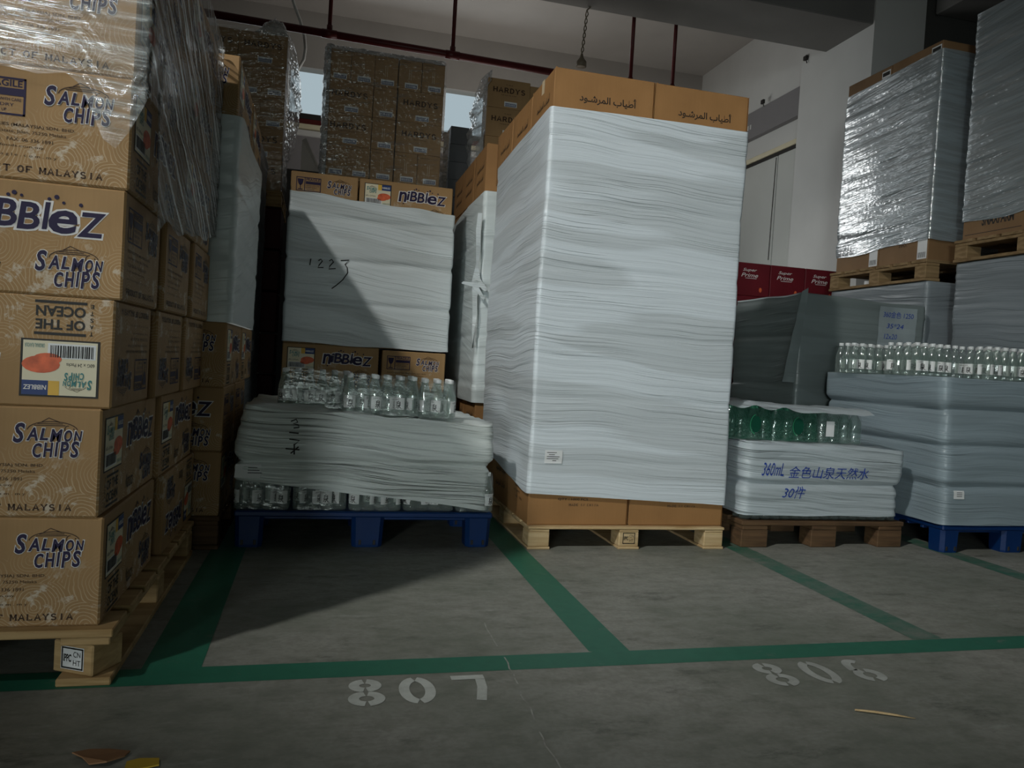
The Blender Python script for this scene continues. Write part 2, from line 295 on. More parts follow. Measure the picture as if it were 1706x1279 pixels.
# ------------------------------------------------------------------ mesh builder
class MB:
    def __init__(s): s.v = []; s.f = []; s.m = []; s.mats = []; s.sm = []
    def mi(s, mat):
        if mat not in s.mats: s.mats.append(mat)
        return s.mats.index(mat)
    def add(s, vs, fs, mat, smooth=False):
        b = len(s.v); k = s.mi(mat); s.v += [tuple(p) for p in vs]
        for f in fs: s.f.append(tuple(b+i for i in f)); s.m.append(k); s.sm.append(smooth)
        return s
    def box(s, a, b, mat, ch=0.0, M=None):
        """axis box from corner a to corner b with chamfered edges"""
        c = [(p+q)/2 for p, q in zip(a, b)]; h = [abs(q-p)/2 for p, q in zip(a, b)]
        ch = min(ch, 0.45*min(h))
        vs = []; idx = {}
        if ch <= 0:
            for sx in (-1, 1):
                for sy in (-1, 1):
                    for sz in (-1, 1): vs.append(Vector((c[0]+sx*h[0], c[1]+sy*h[1], c[2]+sz*h[2])))
            fs = [(0, 1, 3, 2), (4, 6, 7, 5), (0, 4, 5, 1), (2, 3, 7, 6), (0, 2, 6, 4), (1, 5, 7, 3)]
        else:
            for sx in (-1, 1):
                for sy in (-1, 1):
                    for sz in (-1, 1):
                        for ax in range(3):
                            d = [h[0]-ch, h[1]-ch, h[2]-ch]; d[ax] = h[ax]
                            idx[(sx, sy, sz, ax)] = len(vs); vs.append(Vector((c[0]+sx*d[0], c[1]+sy*d[1], c[2]+sz*d[2])))
            fs = []
            for ax in range(3):
                o = [i for i in range(3) if i != ax]
                for sg in (-1, 1):
                    q = []
                    for a1, a2 in ((-1, -1), (1, -1), (1, 1), (-1, 1)):
                        k = [0, 0, 0]; k[ax] = sg; k[o[0]] = a1; k[o[1]] = a2; q.append(idx[(*k, ax)])
                    fs.append(tuple(q))
            for ax in range(3):
                o = [i for i in range(3) if i != ax]
                for a1 in (-1, 1):
                    for a2 in (-1, 1):
                        q = []
                        for sg, fa in ((-1, o[0]), (1, o[0]), (1, o[1]), (-1, o[1])):
                            k = [0, 0, 0]; k[ax] = sg; k[o[0]] = a1; k[o[1]] = a2; q.append(idx[(*k, fa)])
                        fs.append(tuple(q))
            for sx in (-1, 1):
                for sy in (-1, 1):
                    for sz in (-1, 1): fs.append(tuple(idx[(sx, sy, sz, ax)] for ax in range(3)))
        if M is not None: vs = [M @ p for p in vs]
        return s.add(vs, fs, mat)
    def lathe(s, prof, mat, n=16, cx=0, cy=0, smooth=True):
        vs = []; fs = []
        for r, z in prof:
            for i in range(n): a = 2*pi*i/n; vs.append((cx+r*cos(a), cy+r*sin(a), z))
        for j in range(len(prof)-1):
            for i in range(n): k = (i+1) % n; fs.append((j*n+i, j*n+k, (j+1)*n+k, (j+1)*n+i))
        return s.add(vs, fs, mat, smooth)
    def tube(s, pts, r, mat, n=8, closed=True):
        pts = [Vector(p) for p in pts]; vs = []; fs = []
        for i, p in enumerate(pts):
            t = (pts[min(i+1, len(pts)-1)]-pts[max(i-1, 0)]).normalized()
            a = t.cross(Vector((0, 0, 1)) if abs(t.z) < 0.9 else Vector((1, 0, 0))).normalized(); b = t.cross(a)
            rr = r[i] if isinstance(r, (list, tuple)) else r
            for k in range(n): w = 2*pi*k/n; vs.append(p+a*rr*cos(w)+b*rr*sin(w))
        for i in range(len(pts)-1):
            for k in range(n): q = (k+1) % n; fs.append((i*n+k, i*n+q, (i+1)*n+q, (i+1)*n+k))
        fs.append(tuple(range(n))[::-1]); fs.append(tuple(range((len(pts)-1)*n, len(pts)*n)))
        return s.add(vs, fs, mat, True)
    def mesh(s, name):
        me = bpy.data.meshes.new(name); me.from_pydata(s.v, [], s.f); me.update()
        for m in s.mats: me.materials.append(m)
        me.polygons.foreach_set('material_index', s.m); me.polygons.foreach_set('use_smooth', s.sm)
        return me
    def build(s, name, parent=None, loc=None):
        return new_obj(name, s.mesh(name), parent, loc)
def fix_normals(me):
    import bmesh
    bm = bmesh.new(); bm.from_mesh(me); bmesh.ops.recalc_face_normals(bm, faces=bm.faces); bm.to_mesh(me); bm.free()
def new_obj(name, me, parent=None, loc=None, rot=None):
    o = bpy.data.objects.new(name, me); C.objects.link(o)
    if parent: o.parent = parent
    if loc is not None: o.location = loc
    if rot is not None: o.rotation_euler = rot
    return o
def tag(o, label, cat, group=None, kind=None):
    o['label'] = label; o['category'] = cat
    if group: o['group'] = group
    if kind: o['kind'] = kind
    return o
def structure(o, label=None):
    o['kind'] = 'structure'
    if label: o['label'] = label
    return o

# ------------------------------------------------------------------ lettering
_TXT = {}
def text_shape(body, shear=0.0, offset=0.0, space=1.0):
    key = (body, shear, offset, space)
    if key in _TXT: return _TXT[key]
    cu = bpy.data.curves.new('lettering', 'FONT'); cu.body = body; cu.size = 1.0; cu.shear = shear; cu.offset = offset
    cu.space_character = space; cu.resolution_u = 3
    o = bpy.data.objects.new('lettering', cu); C.objects.link(o)
    dg = bpy.context.evaluated_depsgraph_get(); dg.update()
    ev = o.evaluated_get(dg); me = ev.to_mesh()
    vs = [(v.co.x, v.co.y) for v in me.vertices]; fs = [tuple(p.vertices) for p in me.polygons]
    ev.to_mesh_clear(); bpy.data.objects.remove(o); bpy.data.curves.remove(cu)
    _TXT[key] = (vs, fs); return vs, fs
def stroke_shape(lines, w):
    """thick polylines: list of point lists -> triangles/quads in 2-D"""
    vs = []; fs = []
    for pts in lines:
        n = len(pts); L = []; Rr = []
        for i, (x, y) in enumerate(pts):
            x0, y0 = pts[max(i-1, 0)]; x1, y1 = pts[min(i+1, n-1)]
            dx, dy = x1-x0, y1-y0; l = math.hypot(dx, dy) or 1; nx, ny = -dy/l*w/2, dx/l*w/2
            L.append((x+nx, y+ny)); Rr.append((x-nx, y-ny))
        b = len(vs); vs += L+Rr
        for i in range(n-1): fs.append((b+i+n, b+i+n+1, b+i+1, b+i))
    return vs, fs
def arc(cx, cy, rx, ry, a0, a1, n=14):
    return [(cx+rx*cos(radians(a0+(a1-a0)*i/n)), cy+ry*sin(radians(a0+(a1-a0)*i/n))) for i in range(n+1)]
SER = {  # slab-serif capitals on a 0.8 x 1 grid: strokes (serifs are drawn by _s)
 'H': [[(.12, 0), (.12, 1)], [(.68, 0), (.68, 1)], [(.12, .5), (.68, .5)]], 'A': [[(.08, 0), (.4, 1), (.72, 0)], [(.2, .33), (.6, .33)]],
 'R': [[(.14, 0), (.14, 1)], [(.14, .95), (.45, .95)]+arc(.45, .72, .2, .23, 90, -90, 8)+[(.14, .49)], [(.4, .49), (.72, 0)]],
 'D': [[(.14, 0), (.14, 1)], [(.14, .95), (.35, .95)]+arc(.35, .5, .32, .45, 90, -90, 10)+[(.14, .05)]],
 'Y': [[(.08, 1), (.4, .48), (.72, 1)], [(.4, .5), (.4, 0)]],
 'S': [arc(.4, .73, .24, .22, 20, 270, 10)+arc(.4, .27, .26, .24, 90, -160, 10)],
 'M': [[(.1, 0), (.1, 1)], [(.7, 0), (.7, 1)], [(.1, .98), (.4, .25), (.7, .98)]], 'L': [[(.16, 1), (.16, .05), (.66, .05), (.66, .25)]],
 'I': [[(.4, 0), (.4, 1)]], 'P': [[(.14, 0), (.14, 1)], [(.14, .95), (.45, .95)]+arc(.45, .7, .22, .25, 90, -90, 8)+[(.14, .45)]],
 'O': [arc(.4, .5, .3, .46, 0, 360, 18)], 'U': [[(.12, 1), (.12, .3)]+arc(.4, .3, .28, .27, 180, 360, 8)+[(.68, .3), (.68, 1)]],
 'C': [arc(.42, .5, .3, .46, 50, 310, 14)], 'T': [[(.4, 0), (.4, 1)], [(.06, .8), (.06, .95), (.74, .95), (.74, .8)]],
 'F': [[(.14, 0), (.14, 1)], [(.14, .95), (.68, .95), (.68, .78)], [(.14, .5), (.52, .5)]], 'E': [[(.14, 0), (.14, 1)], [(.14, .95), (.68, .95), (.68, .78)], [(.14, .5), (.52, .5)], [(.14, .05), (.68, .05), (.68, .22)]],
 'N': [[(.12, 0), (.12, 1), (.68, 0), (.68, 1)]], 'Q': [arc(.4, .5, .3, .46, 0, 360, 18), [(.45, .25), (.72, -.1)]],
 ' ': []}
SER_FEET = {'H': [(.12, 0), (.68, 0), (.12, 1), (.68, 1)], 'A': [(.08, 0), (.72, 0)], 'R': [(.14, 0), (.14, 1), (.72, 0)], 'D': [(.14, 0), (.14, 1)], 'Y': [(.08, 1), (.72, 1), (.4, 0)],
 'M': [(.1, 0), (.7, 0), (.1, 1), (.7, 1)], 'L': [(.16, 0), (.16, 1)], 'I': [(.4, 0), (.4, 1)], 'P': [(.14, 0), (.14, 1)], 'U': [(.12, 1), (.68, 1)], 'T': [(.4, 0)], 'F': [(.14, 0), (.14, 1)], 'E': [(.14, 1)], 'N': [(.12, 0), (.68, 1)]}
def serif_shape(body, w=0.15, gap=0.14):
    vs = []; fs = []; x = 0
    for ch in body:
        a, b = stroke_shape(SER.get(ch, []), w)
        c, d = stroke_shape([[(px-.13, py+(.03 if py < .5 else -.03)), (px+.13, py+(.03 if py < .5 else -.03))] for px, py in SER_FEET.get(ch, [])], 0.07)
        for p, q in ((a, b), (c, d)):
            k = len(vs); vs += [(u+x, v) for u, v in p]; fs += [tuple(i+k for i in f) for f in q]
        x += (0.8 if ch != ' ' else 0.5)+gap
    return vs, fs
def fit(shape, u0, u1, v0, v1):
    vs, fs = shape
    if not vs: return vs, fs
    xs = [p[0] for p in vs]; ys = [p[1] for p in vs]
    ax, bx, ay, by = min(xs), max(xs), min(ys), max(ys)
    sx = (u1-u0)/max(1e-6, bx-ax); sy = (v1-v0)/max(1e-6, by-ay)
    return [(u0+(x-ax)*sx, v0+(y-ay)*sy) for x, y in vs], fs
def grid_rect(u0, u1, v0, v1, n=8):
    vs = [(u0+(u1-u0)*i/n, v0+(v1-v0)*j/n) for j in range(n+1) for i in range(n+1)]
    return vs, [(j*(n+1)+i, j*(n+1)+i+1, (j+1)*(n+1)+i+1, (j+1)*(n+1)+i) for j in range(n) for i in range(n)]
def rect(u0, u1, v0, v1): return [(u0, v0), (u1, v0), (u1, v1), (u0, v1)], [(0, 1, 2, 3)]
def frame_shape(u0, u1, v0, v1, w):
    vs = []; fs = []
    for a in (rect(u0, u1, v1-w, v1), rect(u0, u1, v0, v0+w), rect(u0, u0+w, v0, v1), rect(u1-w, u1, v0, v1)):
        k = len(vs); vs += a[0]; fs += [tuple(i+k for i in f) for f in a[1]]
    return vs, fs
def ellipse(cx, cy, rx, ry, n=20): return arc(cx, cy, rx, ry, 0, 360-360/n, n-1), [tuple(range(n))]
def flat(o, u, v, n):
    o, u, v, n = Vector(o), Vector(u), Vector(v), Vector(n)
    return lambda p, d: o+u*p[0]+v*p[1]+n*d
def put(mb, shape, mat, mp, d=0.0008):
    mb.add([mp(p, d) for p in shape[0]], shape[1], mat)
def nibblez(mb, mp, u0, u1, v0, v1, d0=0.0008):
    """chunky jiggled wordmark with a pale outline and dots over it"""
    W_ = u1-u0; H_ = v1-v0
    spec = [('n', .00, .17, .00, .74), ('i', .165, .235, .16, .80), ('B', .23, .385, .10, .84), ('B', .385, .54, .06, .80), ('l', .555, .61, .10, .84), ('e', .60, .80, .02, .66), ('Z', .80, 1.0, -.02, .66)]
    for ch, a, b, c, e in spec:
        sh = text_shape(ch, 0.12, 0.022)
        g = 0.022
        put(mb, fit(text_shape(ch, 0.12, 0.05), u0+W_*(a-g), u0+W_*(b+g), v0+H_*(c-g*2.2), v0+H_*(e+g*2.2)), M_WHITE, mp, d0)
        put(mb, fit(sh, u0+W_*a, u0+W_*b, v0+H_*c, v0+H_*e), M_PURPLE, mp, d0+0.0008)
    for x, y, r in ((.32, .95, .014), (.36, 1.02, .018), (.41, .96, .012), (.60, .93, .014), (.65, 1.0, .018), (.70, .86, .012), (.82, .84, .015), (.10, -.12, .014)):
        put(mb, ellipse(u0+W_*x, v0+H_*y, W_*r, W_*r, 8), M_PURPLE, mp, d0+0.0008)
def salmon_chips(mb, mp, u0, u1, v0, v1, ink=M_PURPLE, outline=True, d0=0.0008):
    W_ = u1-u0; H_ = v1-v0
    fish = arc(u0+W_*.56, v0+H_*.78, W_*.36, H_*.26, 10, 178, 14)
    put(mb, stroke_shape([fish, [(u0+W_*.40, v0+H_*1.02), (u0+W_*.50, v0+H_*1.14), (u0+W_*.66, v0+H_*1.02)], arc(u0+W_*.78, v0+H_*.83, W_*.05, H_*.10, 80, 280, 6),
        [(u0+W_*.16, v0+H_*.80), (u0+W_*.05, v0+H_*.96)], [(u0+W_*.30, v0+H_*.92), (u0+W_*.74, v0+H_*.93)], [(u0+W_*.34, v0+H_*.97), (u0+W_*.70, v0+H_*.98)]], W_*.014), M_BROWNINK, mp, d0)
    put(mb, ellipse(u0+W_*.86, v0+H_*.84, W_*.012, W_*.012, 8), M_BROWNINK, mp, d0)
    for t, a, b, c, e, sh in (('SALMON', .0, 1.0, .46, .88, .18), ('CHIPS', .28, .96, .0, .42, .12)):
        n = len(t); x = a
        wd = [1.05, 1.1, .5, 1.05, 1.0]
        if t == 'SALMON': wd = [1.15, 1.15, .9, 1.25, .85, .9]
        tot = sum(wd)
        for i, ch in enumerate(t):
            w = (b-a)*wd[i]/tot; lo = c+0.02*((i*7) % 3); hi = e-(0.10*i/n if t == 'SALMON' else -0.02*i)
            if t == 'SALMON' and i == 0: hi += .10; lo -= .05
            A = (u0+W_*(x+.01), u0+W_*(x+w-.012), v0+H_*lo, v0+H_*hi)
            if outline:
                q = .013; put(mb, fit(text_shape(ch, sh, .06), A[0]-W_*q, A[1]+W_*q, A[2]-H_*q*1.6, A[3]+H_*q*1.6), M_WHITE, mp, d0+0.0004)
            put(mb, fit(text_shape(ch, sh, .03), *A), ink, mp, d0+0.0012)
            x += w
def picture_label(mb, mp, u0, u1, v0, v1, d0=0.001):
    W_ = u1-u0; H_ = v1-v0
    R = lambda a, b, c, e: rect(u0+W_*a, u0+W_*b, v0+H_*c, v0+H_*e)
    put(mb, R(0, 1, 0, 1), M_INK, mp, d0); put(mb, R(.03, .97, .03, .97), M_CREAM, mp, d0+.0005)
    put(mb, R(.64, .97, .72, .97), M_BLUEP, mp, d0+.001); put(mb, R(.5, .64, .72, .97), M_YEL, mp, d0+.001)
    put(mb, fit(text_shape('NIBBLEZ', 0.1, 0.02), u0+W_*.66, u0+W_*.95, v0+H_*.80, v0+H_*.88), M_WHITE, mp, d0+.0015)
    salmon_chips(mb, mp, u0+W_*.08, u0+W_*.46, v0+H_*.56, v0+H_*.86, M_TEAL, False, d0+.001)
    put(mb, ellipse(u0+W_*.74, v0+H_*.44, W_*.24, H_*.15, 18), M_SALMON, mp, d0+.001)
    put(mb, ellipse(u0+W_*.66, v0+H_*.34, W_*.18, H_*.10, 18), M_SALMON, mp, d0+.0013)
    put(mb, fit(text_shape('60G x 24 Packs'), u0+W_*.06, u0+W_*.42, v0+H_*.40, v0+H_*.46), M_INK, mp, d0+.001)
    put(mb, fit(text_shape('ORIGINAL FLAVOUR'), u0+W_*.70, u0+W_*.95, v0+H_*.08, v0+H_*.15), M_TEAL, mp, d0+.001)
    put(mb, R(.05, .66, .07, .33), M_PAPER, mp, d0+.001)
    rnd = random.Random(3); x = .08
    while x < .63:
        w = rnd.choice((.008, .014, .02)); put(mb, R(x, x+w, .10, .31), M_INK, mp, d0+.0015); x += w+rnd.choice((.008, .014))
def fragile_box(mb, mp, u0, u1, v0, v1, d0=0.0008):
    W_ = u1-u0; H_ = v1-v0
    put(mb, frame_shape(u0, u1, v0, v1, W_*.03), M_PURPLE, mp, d0)
    put(mb, rect(u0+W_*.33, u0+W_*.36, v0, v1), M_PURPLE, mp, d0)
    put(mb, (arc(u0+W_*.17, v0+H_*.86, W_*.12, H_*.46, 180, 360, 12), [tuple(range(13))]), M_PURPLE, mp, d0)
    put(mb, rect(u0+W_*.155, u0+W_*.185, v0+H_*.12, v0+H_*.5), M_PURPLE, mp, d0); put(mb, rect(u0+W_*.08, u0+W_*.26, v0+H_*.10, v0+H_*.16), M_PURPLE, mp, d0)
    put(mb, fit(text_shape('FRAGILE', 0, .02), u0+W_*.40, u0+W_*.95, v0+H_*.76, v0+H_*.94), M_PURPLE, mp, d0)
    put(mb, rect(u0+W_*.38, u0+W_*.97, v0+H_*.52, v0+H_*.72), M_PURPLE, mp, d0)
    for i, t in enumerate(('HANDLE WITH CARE', 'KEEP DRY', 'THIS SIDE UP')):
        put(mb, fit(text_shape(t), u0+W_*.40, u0+W_*(.94-.1*i), v0+H_*(.38-.14*i), v0+H_*(.46-.14*i)), M_PURPLE, mp, d0)
def ocean_box(mb, mp, u0, u1, v0, v1, d0=0.0008):
    W_ = u1-u0; H_ = v1-v0
    put(mb, rect(u0+W_*.12, u1, v1-H_*.08, v1), M_INK, mp, d0); put(mb, rect(u0+W_*.12, u1, v0, v0+H_*.08), M_INK, mp, d0)
    put(mb, fit(text_shape('OF THE', 0, .03), u0+W_*.14, u1-W_*.02, v0+H_*.54, v0+H_*.84), M_INK, mp, d0)
    put(mb, fit(text_shape('OCEAN', 0, .03), u0+W_*.14, u1-W_*.02, v0+H_*.15, v0+H_*.46), M_INK, mp, d0)
    for i, ch in enumerate('TASTE'):
        put(mb, fit(text_shape(ch, 0, .02), u0, u0+W_*.06, v1-H_*(.20*i+.15), v1-H_*(.20*i+.03)), M_INK, mp, d0)

# ------------------------------------------------------------------ cartons
def carton_body(mb, L, Wd, H, mat, ch=0.005, bulge=0.004):
    """box with rounded edges, a little bulged, with the flap seam of the lid"""
    n = 6
    hx, hy = L/2, Wd/2
    def face(fn):
        vs = []; fs = []
        for j in range(n+1):
            for i in range(n+1):
                a, b = i/n, j/n; k = bulge*(4*a*(1-a))*(4*b*(1-b))
                vs.append(fn(a, b, k))
        for j in range(n):
            for i in range(n): p = j*(n+1)+i; fs.append((p, p+1, p+n+2, p+n+1))
        mb.add(vs, fs, mat, True)
    c = ch; X = lambda a: -hx+c+(L-2*c)*a; Y = lambda a: -hy+c+(Wd-2*c)*a; Z = lambda a: c+(H-2*c)*a
    mb.box((-hx, -hy, 0), (hx, hy, H), mat, ch)
    return mb
def faces_of(L, Wd, H):
    hx, hy = L/2, Wd/2
    return {'-y': (flat((-hx, -hy, 0), (1, 0, 0), (0, 0, 1), (0, -1, 0)), L), '+y': (flat((hx, hy, 0), (-1, 0, 0), (0, 0, 1), (0, 1, 0)), L),
            '-x': (flat((-hx, hy, 0), (0, -1, 0), (0, 0, 1), (-1, 0, 0)), Wd), '+x': (flat((hx, -hy, 0), (0, 1, 0), (0, 0, 1), (1, 0, 0)), Wd)}
def snack_protos():
    L, Wd, H = SN
    body = MB(); carton_body(body, L, Wd, H, K_NIB); labs = []; F = faces_of(L, Wd, H)
    for k in ('-y', '+y'):
        mp, w = F[k]
        lab = MB(); picture_label(lab, mp, .032, .214, H-.173, H-.026); labs.append(lab.mesh('picture_label'))
        nibblez(body, mp, .265, w-.045, H-.128, H-.035)
        ocean_box(body, mp, .05, .186, .012, .100)
        salmon_chips(body, mp, w-.205, w-.045, .022, .115)
        put(body, fit(text_shape('Natural', 0.4), .27, .36, .03, .075), M_INK, mp)
    for k in ('-x', '+x'):
        mp, w = F[k]
        fragile_box(body, mp, .035, .195, H-.128, H-.035)
        salmon_chips(body, mp, w-.205, w-.042, H-.130, H-.040)
        put(body, fit(text_shape('FOOD INDUSTRIES (MALAYSIA) SDN. BHD.', 0, .01), .04, w-.13, .128, .138), M_BROWNINK, mp)
        put(body, fit(text_shape('Cheng Industrial Estate, Jalan, 75250 Melaka'), .04, w-.15, .112, .122), M_BROWNINK, mp)
        put(body, fit(text_shape('TEL: 06 336 4366   FAX: 06 336 1891'), .04, w-.18, .094, .103), M_BROWNINK, mp)
        put(body, fit(text_shape('E-mail: sales@foods.com.my'), .04, w-.20, .078, .086), M_BROWNINK, mp)
        put(body, fit(text_shape('w e l l n e s s e a g l e . c o m . m y'), .04, w-.17, .055, .064), M_BROWNINK, mp)
        put(body, fit(serif_shape('PRODUCT OF MALAYSIA', .2), .04, w-.062, .017, .036), M_BROWNINK, mp)
    return body.mesh('snack_carton'), labs
SN = (0.64, 0.44, 0.284)
SNACK, SNACK_LAB = snack_protos()
def snack(x, y, z, rz, label, group, flip=False, jit=1.0):
    """x, y = centre of the carton's foot"""
    o = new_obj('snack_carton', SNACK, None, (x, y, z+(SN[2] if flip else 0)), (pi if flip else 0, 0, rz+radians(random.uniform(-.7, .7))*jit))
    for m in SNACK_LAB: new_obj('picture_label', m, o)['label'] = 'cream picture label with barcode'
    return tag(o, label, 'carton', group)
def wine_protos():
    out = {}
    for kind, w in (('narrow', .192), ('wide', .385)):
        b = MB(); l = MB(); Hh = .254; d = .385 if kind == 'narrow' else .192
        carton_body(b, w, d, Hh, K_WINE, .003)
        for k, (mp, ww) in faces_of(w, d, Hh).items():
            if ww < .3:
                for q in (-.008, .008): put(b, rect(ww/2+q-.0015, ww/2+q+.0015, .085, .175), M_GAP, mp)
                a0, a1 = ww*.28, ww*.85
                put(b, fit(text_shape('HARDYS'), ww*.1, ww*.5, .222, .232), M_BROWNINK, mp)
            else:
                put(b, fit(serif_shape('HARDYS', .2), .045, ww-.045, .135, .185), M_BROWNINK, mp)
                put(b, fit(text_shape('T H E'), ww*.42, ww*.58, .200, .212), M_BROWNINK, mp)
                put(b, fit(text_shape('THE SELECTED STAMP'), ww*.32, ww*.68, .112, .120), M_BROWNINK, mp)
                a0, a1 = ww*.40, ww*.70
            put(l, rect(a0, a1, .018, .062), M_PAPER, mp, .0012); put(l, rect(a0+.008, a1-.008, .022, .048), M_BLUEP, mp, .0018)
            n = 12
            for i in range(n): u = a0+.011+(a1-a0-.022)*i/n; put(l, rect(u, u+(a1-a0)*.035, .026, .044), M_PAPER, mp, .0024)
        out[kind] = (b.mesh('wine_carton'), l.mesh('shipping_label'))
    return out
WINE = wine_protos()
def wine(kind, x, y, z, label, group, rz=0):
    b, l = WINE[kind]
    o = new_obj('wine_carton', b, None, (x, y, z), (0, 0, rz+radians(random.uniform(-.5, .5))))
    new_obj('shipping_label', l, o)['label'] = 'white barcode sticker'
    return tag(o, label, 'carton', group)
ARAB = '\u0640'.join(['', ''])
A1 = '\uFE83\uFEC3\uFEF4\uFE8E\uFE8F'[::-1]; A2 = '\uFE8D\uFEDF\uFEE4\uFEAE\uFEB7\u0640\uFEEE\uFEA9'[::-1]
ARABIC = A2 + ' ' + A1
def export_proto(L, Wd, H, arabic):
    b = MB(); carton_body(b, L, Wd, H, K_PLAIN, .006); t = MB()
    for k, (mp, ww) in faces_of(L, Wd, H).items():
        if arabic:
            put(b, fit(text_shape(ARABIC, 0, .017), ww*.25, ww*.82, H-.155, H-.100), M_INK, mp)
            put(b, fit(text_shape(ARABIC, 0, .017), ww*.25, ww*.82, H-.235, H-.180), M_INK, mp)
        else:
            for i, (s, q) in enumerate((('PRODUCT: PAPER CUP', .34), ('QTY : 1000 PCS', .29), ('MADE IN CHINA', .40))):
                put(b, fit(serif_shape(s, .16) if all(c in SER for c in s) else text_shape(s, 0, .012), ww*q, ww*(q+.30), .150-.027*i, .163-.027*i), M_INK, mp)
        put(b, rect(.001, .012, .0, H), K_PLAIN, mp, .0006)
    for s in (-1, 1):   # strips of clear tape folded over the lid edge
        mp, ww = faces_of(L, Wd, H)['-x' if s < 0 else '+x']
        put(t, rect(ww*.44, ww*.56, H-.07, H), M_TAPE, mp, .0012)
    return b.mesh('export_carton'), t.mesh('packing_tape')

# ------------------------------------------------------------------ film wraps
class Shell:
    """stretch film round a load: rounded rectangle footprint, its surface displaced by folds"""
    def __init__(s, cx, cy, hx, hy, zb, zt, r=.03, layers=(), pinch=.010, amp=.006, seed=0, bulge=.012, skew=None, wob=.0):
        s.__dict__.update(locals())
        s.zb = zb if callable(zb) else (lambda x, y: zb); s.zt = zt if callable(zt) else (lambda x, y: zt)
    def d(s, x, y, z):
        n1 = noise.noise((x*1.3+s.seed, y*1.3, z*38))*s.amp
        n2 = noise.noise((x*2.2+s.seed+7, y*2.2, z*5))*s.bulge
        p = sum(-s.pinch*math.exp(-((z-l)/.018)**2) for l in s.layers)
        return n1+n2+p
    def base(s, x, y, z):
        if s.skew: dx, k = s.skew(z); x, y = x*k+dx, y*k
        return x, y
    def surf(s, x, y, nx, ny, z, off=0.0):
        k = s.d(x, y, z)+off; bx, by = s.base(x, y, z)
        return Vector((s.cx+bx+nx*k, s.cy+by+ny*k, z))
    def front(s, off=.003):
        """map (x from the centre, z) on the front face to a point on the film"""
        return lambda p, d: s.surf(p[0], -s.hy, 0, -1, p[1], off+d)
    def left(s, off=.003):
        return lambda p, d: s.surf(-s.hx, -p[0], -1, 0, p[1], off+d)
    def ring(s, step):
        pts = []
        hx, hy, r = s.hx, s.hy, s.r
        def seg(a, b, n):
            m = max(2, int(math.dist(a, b)/step))
            for i in range(m): t = i/m; pts.append((a[0]+(b[0]-a[0])*t, a[1]+(b[1]-a[1])*t, *n))
        def cor(cx, cy, a0):
            for i in range(5): a = radians(a0+90*i/5); pts.append((cx+r*cos(a), cy+r*sin(a), cos(a), sin(a)))
        seg((-hx+r, -hy), (hx-r, -hy), (0, -1)); cor(hx-r, -hy+r, -90)
        seg((hx, -hy+r), (hx, hy-r), (1, 0)); cor(hx-r, hy-r, 0)
        seg((hx-r, hy), (-hx+r, hy), (0, 1)); cor(-hx+r, hy-r, 90)
        seg((-hx, hy-r), (-hx, -hy+r), (-1, 0)); cor(-hx+r, -hy+r, 180)
        return pts
    def build(s, mat, name='stretch_film', step=.035, dz=.014, top=0.0, topz=0.0, parent=None):
        pts = s.ring(step); n = len(pts)
        zmin = min(s.zb(p[0], p[1]) for p in pts); zmax = max(s.zt(p[0], p[1]) for p in pts)
        m = max(4, int((zmax-zmin)/dz)); vs = []; fs = []
        for j in range(m+1):
            t = j/m
            for x, y, nx, ny in pts:
                z0 = s.zb(x, y); z1 = s.zt(x, y); z = z0+(z1-z0)*t
                vs.append(s.surf(x, y, nx, ny, z))
        for j in range(m):
            for i in range(n): k = (i+1) % n; fs.append((j*n+i, j*n+k, (j+1)*n+k, (j+1)*n+i))
        if top:   # film folded over the top rim, inwards by `top`
            b = m*n; rows = 3
            for j in range(1, rows+1):
                for i, (x, y, nx, ny) in enumerate(pts):
                    z1 = s.zt(x, y); q = top*j/rows*(1+.25*noise.noise((x*5, y*5, s.seed)))
                    p = s.surf(x, y, nx, ny, z1); hx, hy = s.hx, s.hy
                    p.x -= (x/hx)*min(q, hx*.95); p.y -= (y/hy)*min(q, hy*.95)
                    p.z += topz*(j/rows)+.006*noise.noise((x*9, y*9, j+s.seed)); vs.append(p)
            for j in range(rows):
                for i in range(n):
                    k = (i+1) % n; a = b+j*n; fs.append((a+i, a+k, a+n+k, a+n+i))
        mb = MB(); mb.add([Vector(v)-Vector((s.cx, s.cy, zmin)) for v in vs], fs, mat, True)
        s.org = Vector((s.cx, s.cy, zmin))
        o = mb.build(name, parent, s.org)
        return o
def writing(shell, shapes, mat, name, parent, face='front', off=.004):
    mb = MB(); mp = getattr(shell, face)(off)
    for sh in shapes:
        # subdivide long strokes so they follow the film
        mb.add([mp(p, 0)-shell.org for p in sh[0]], sh[1], mat)
    return mb.build(name, parent)

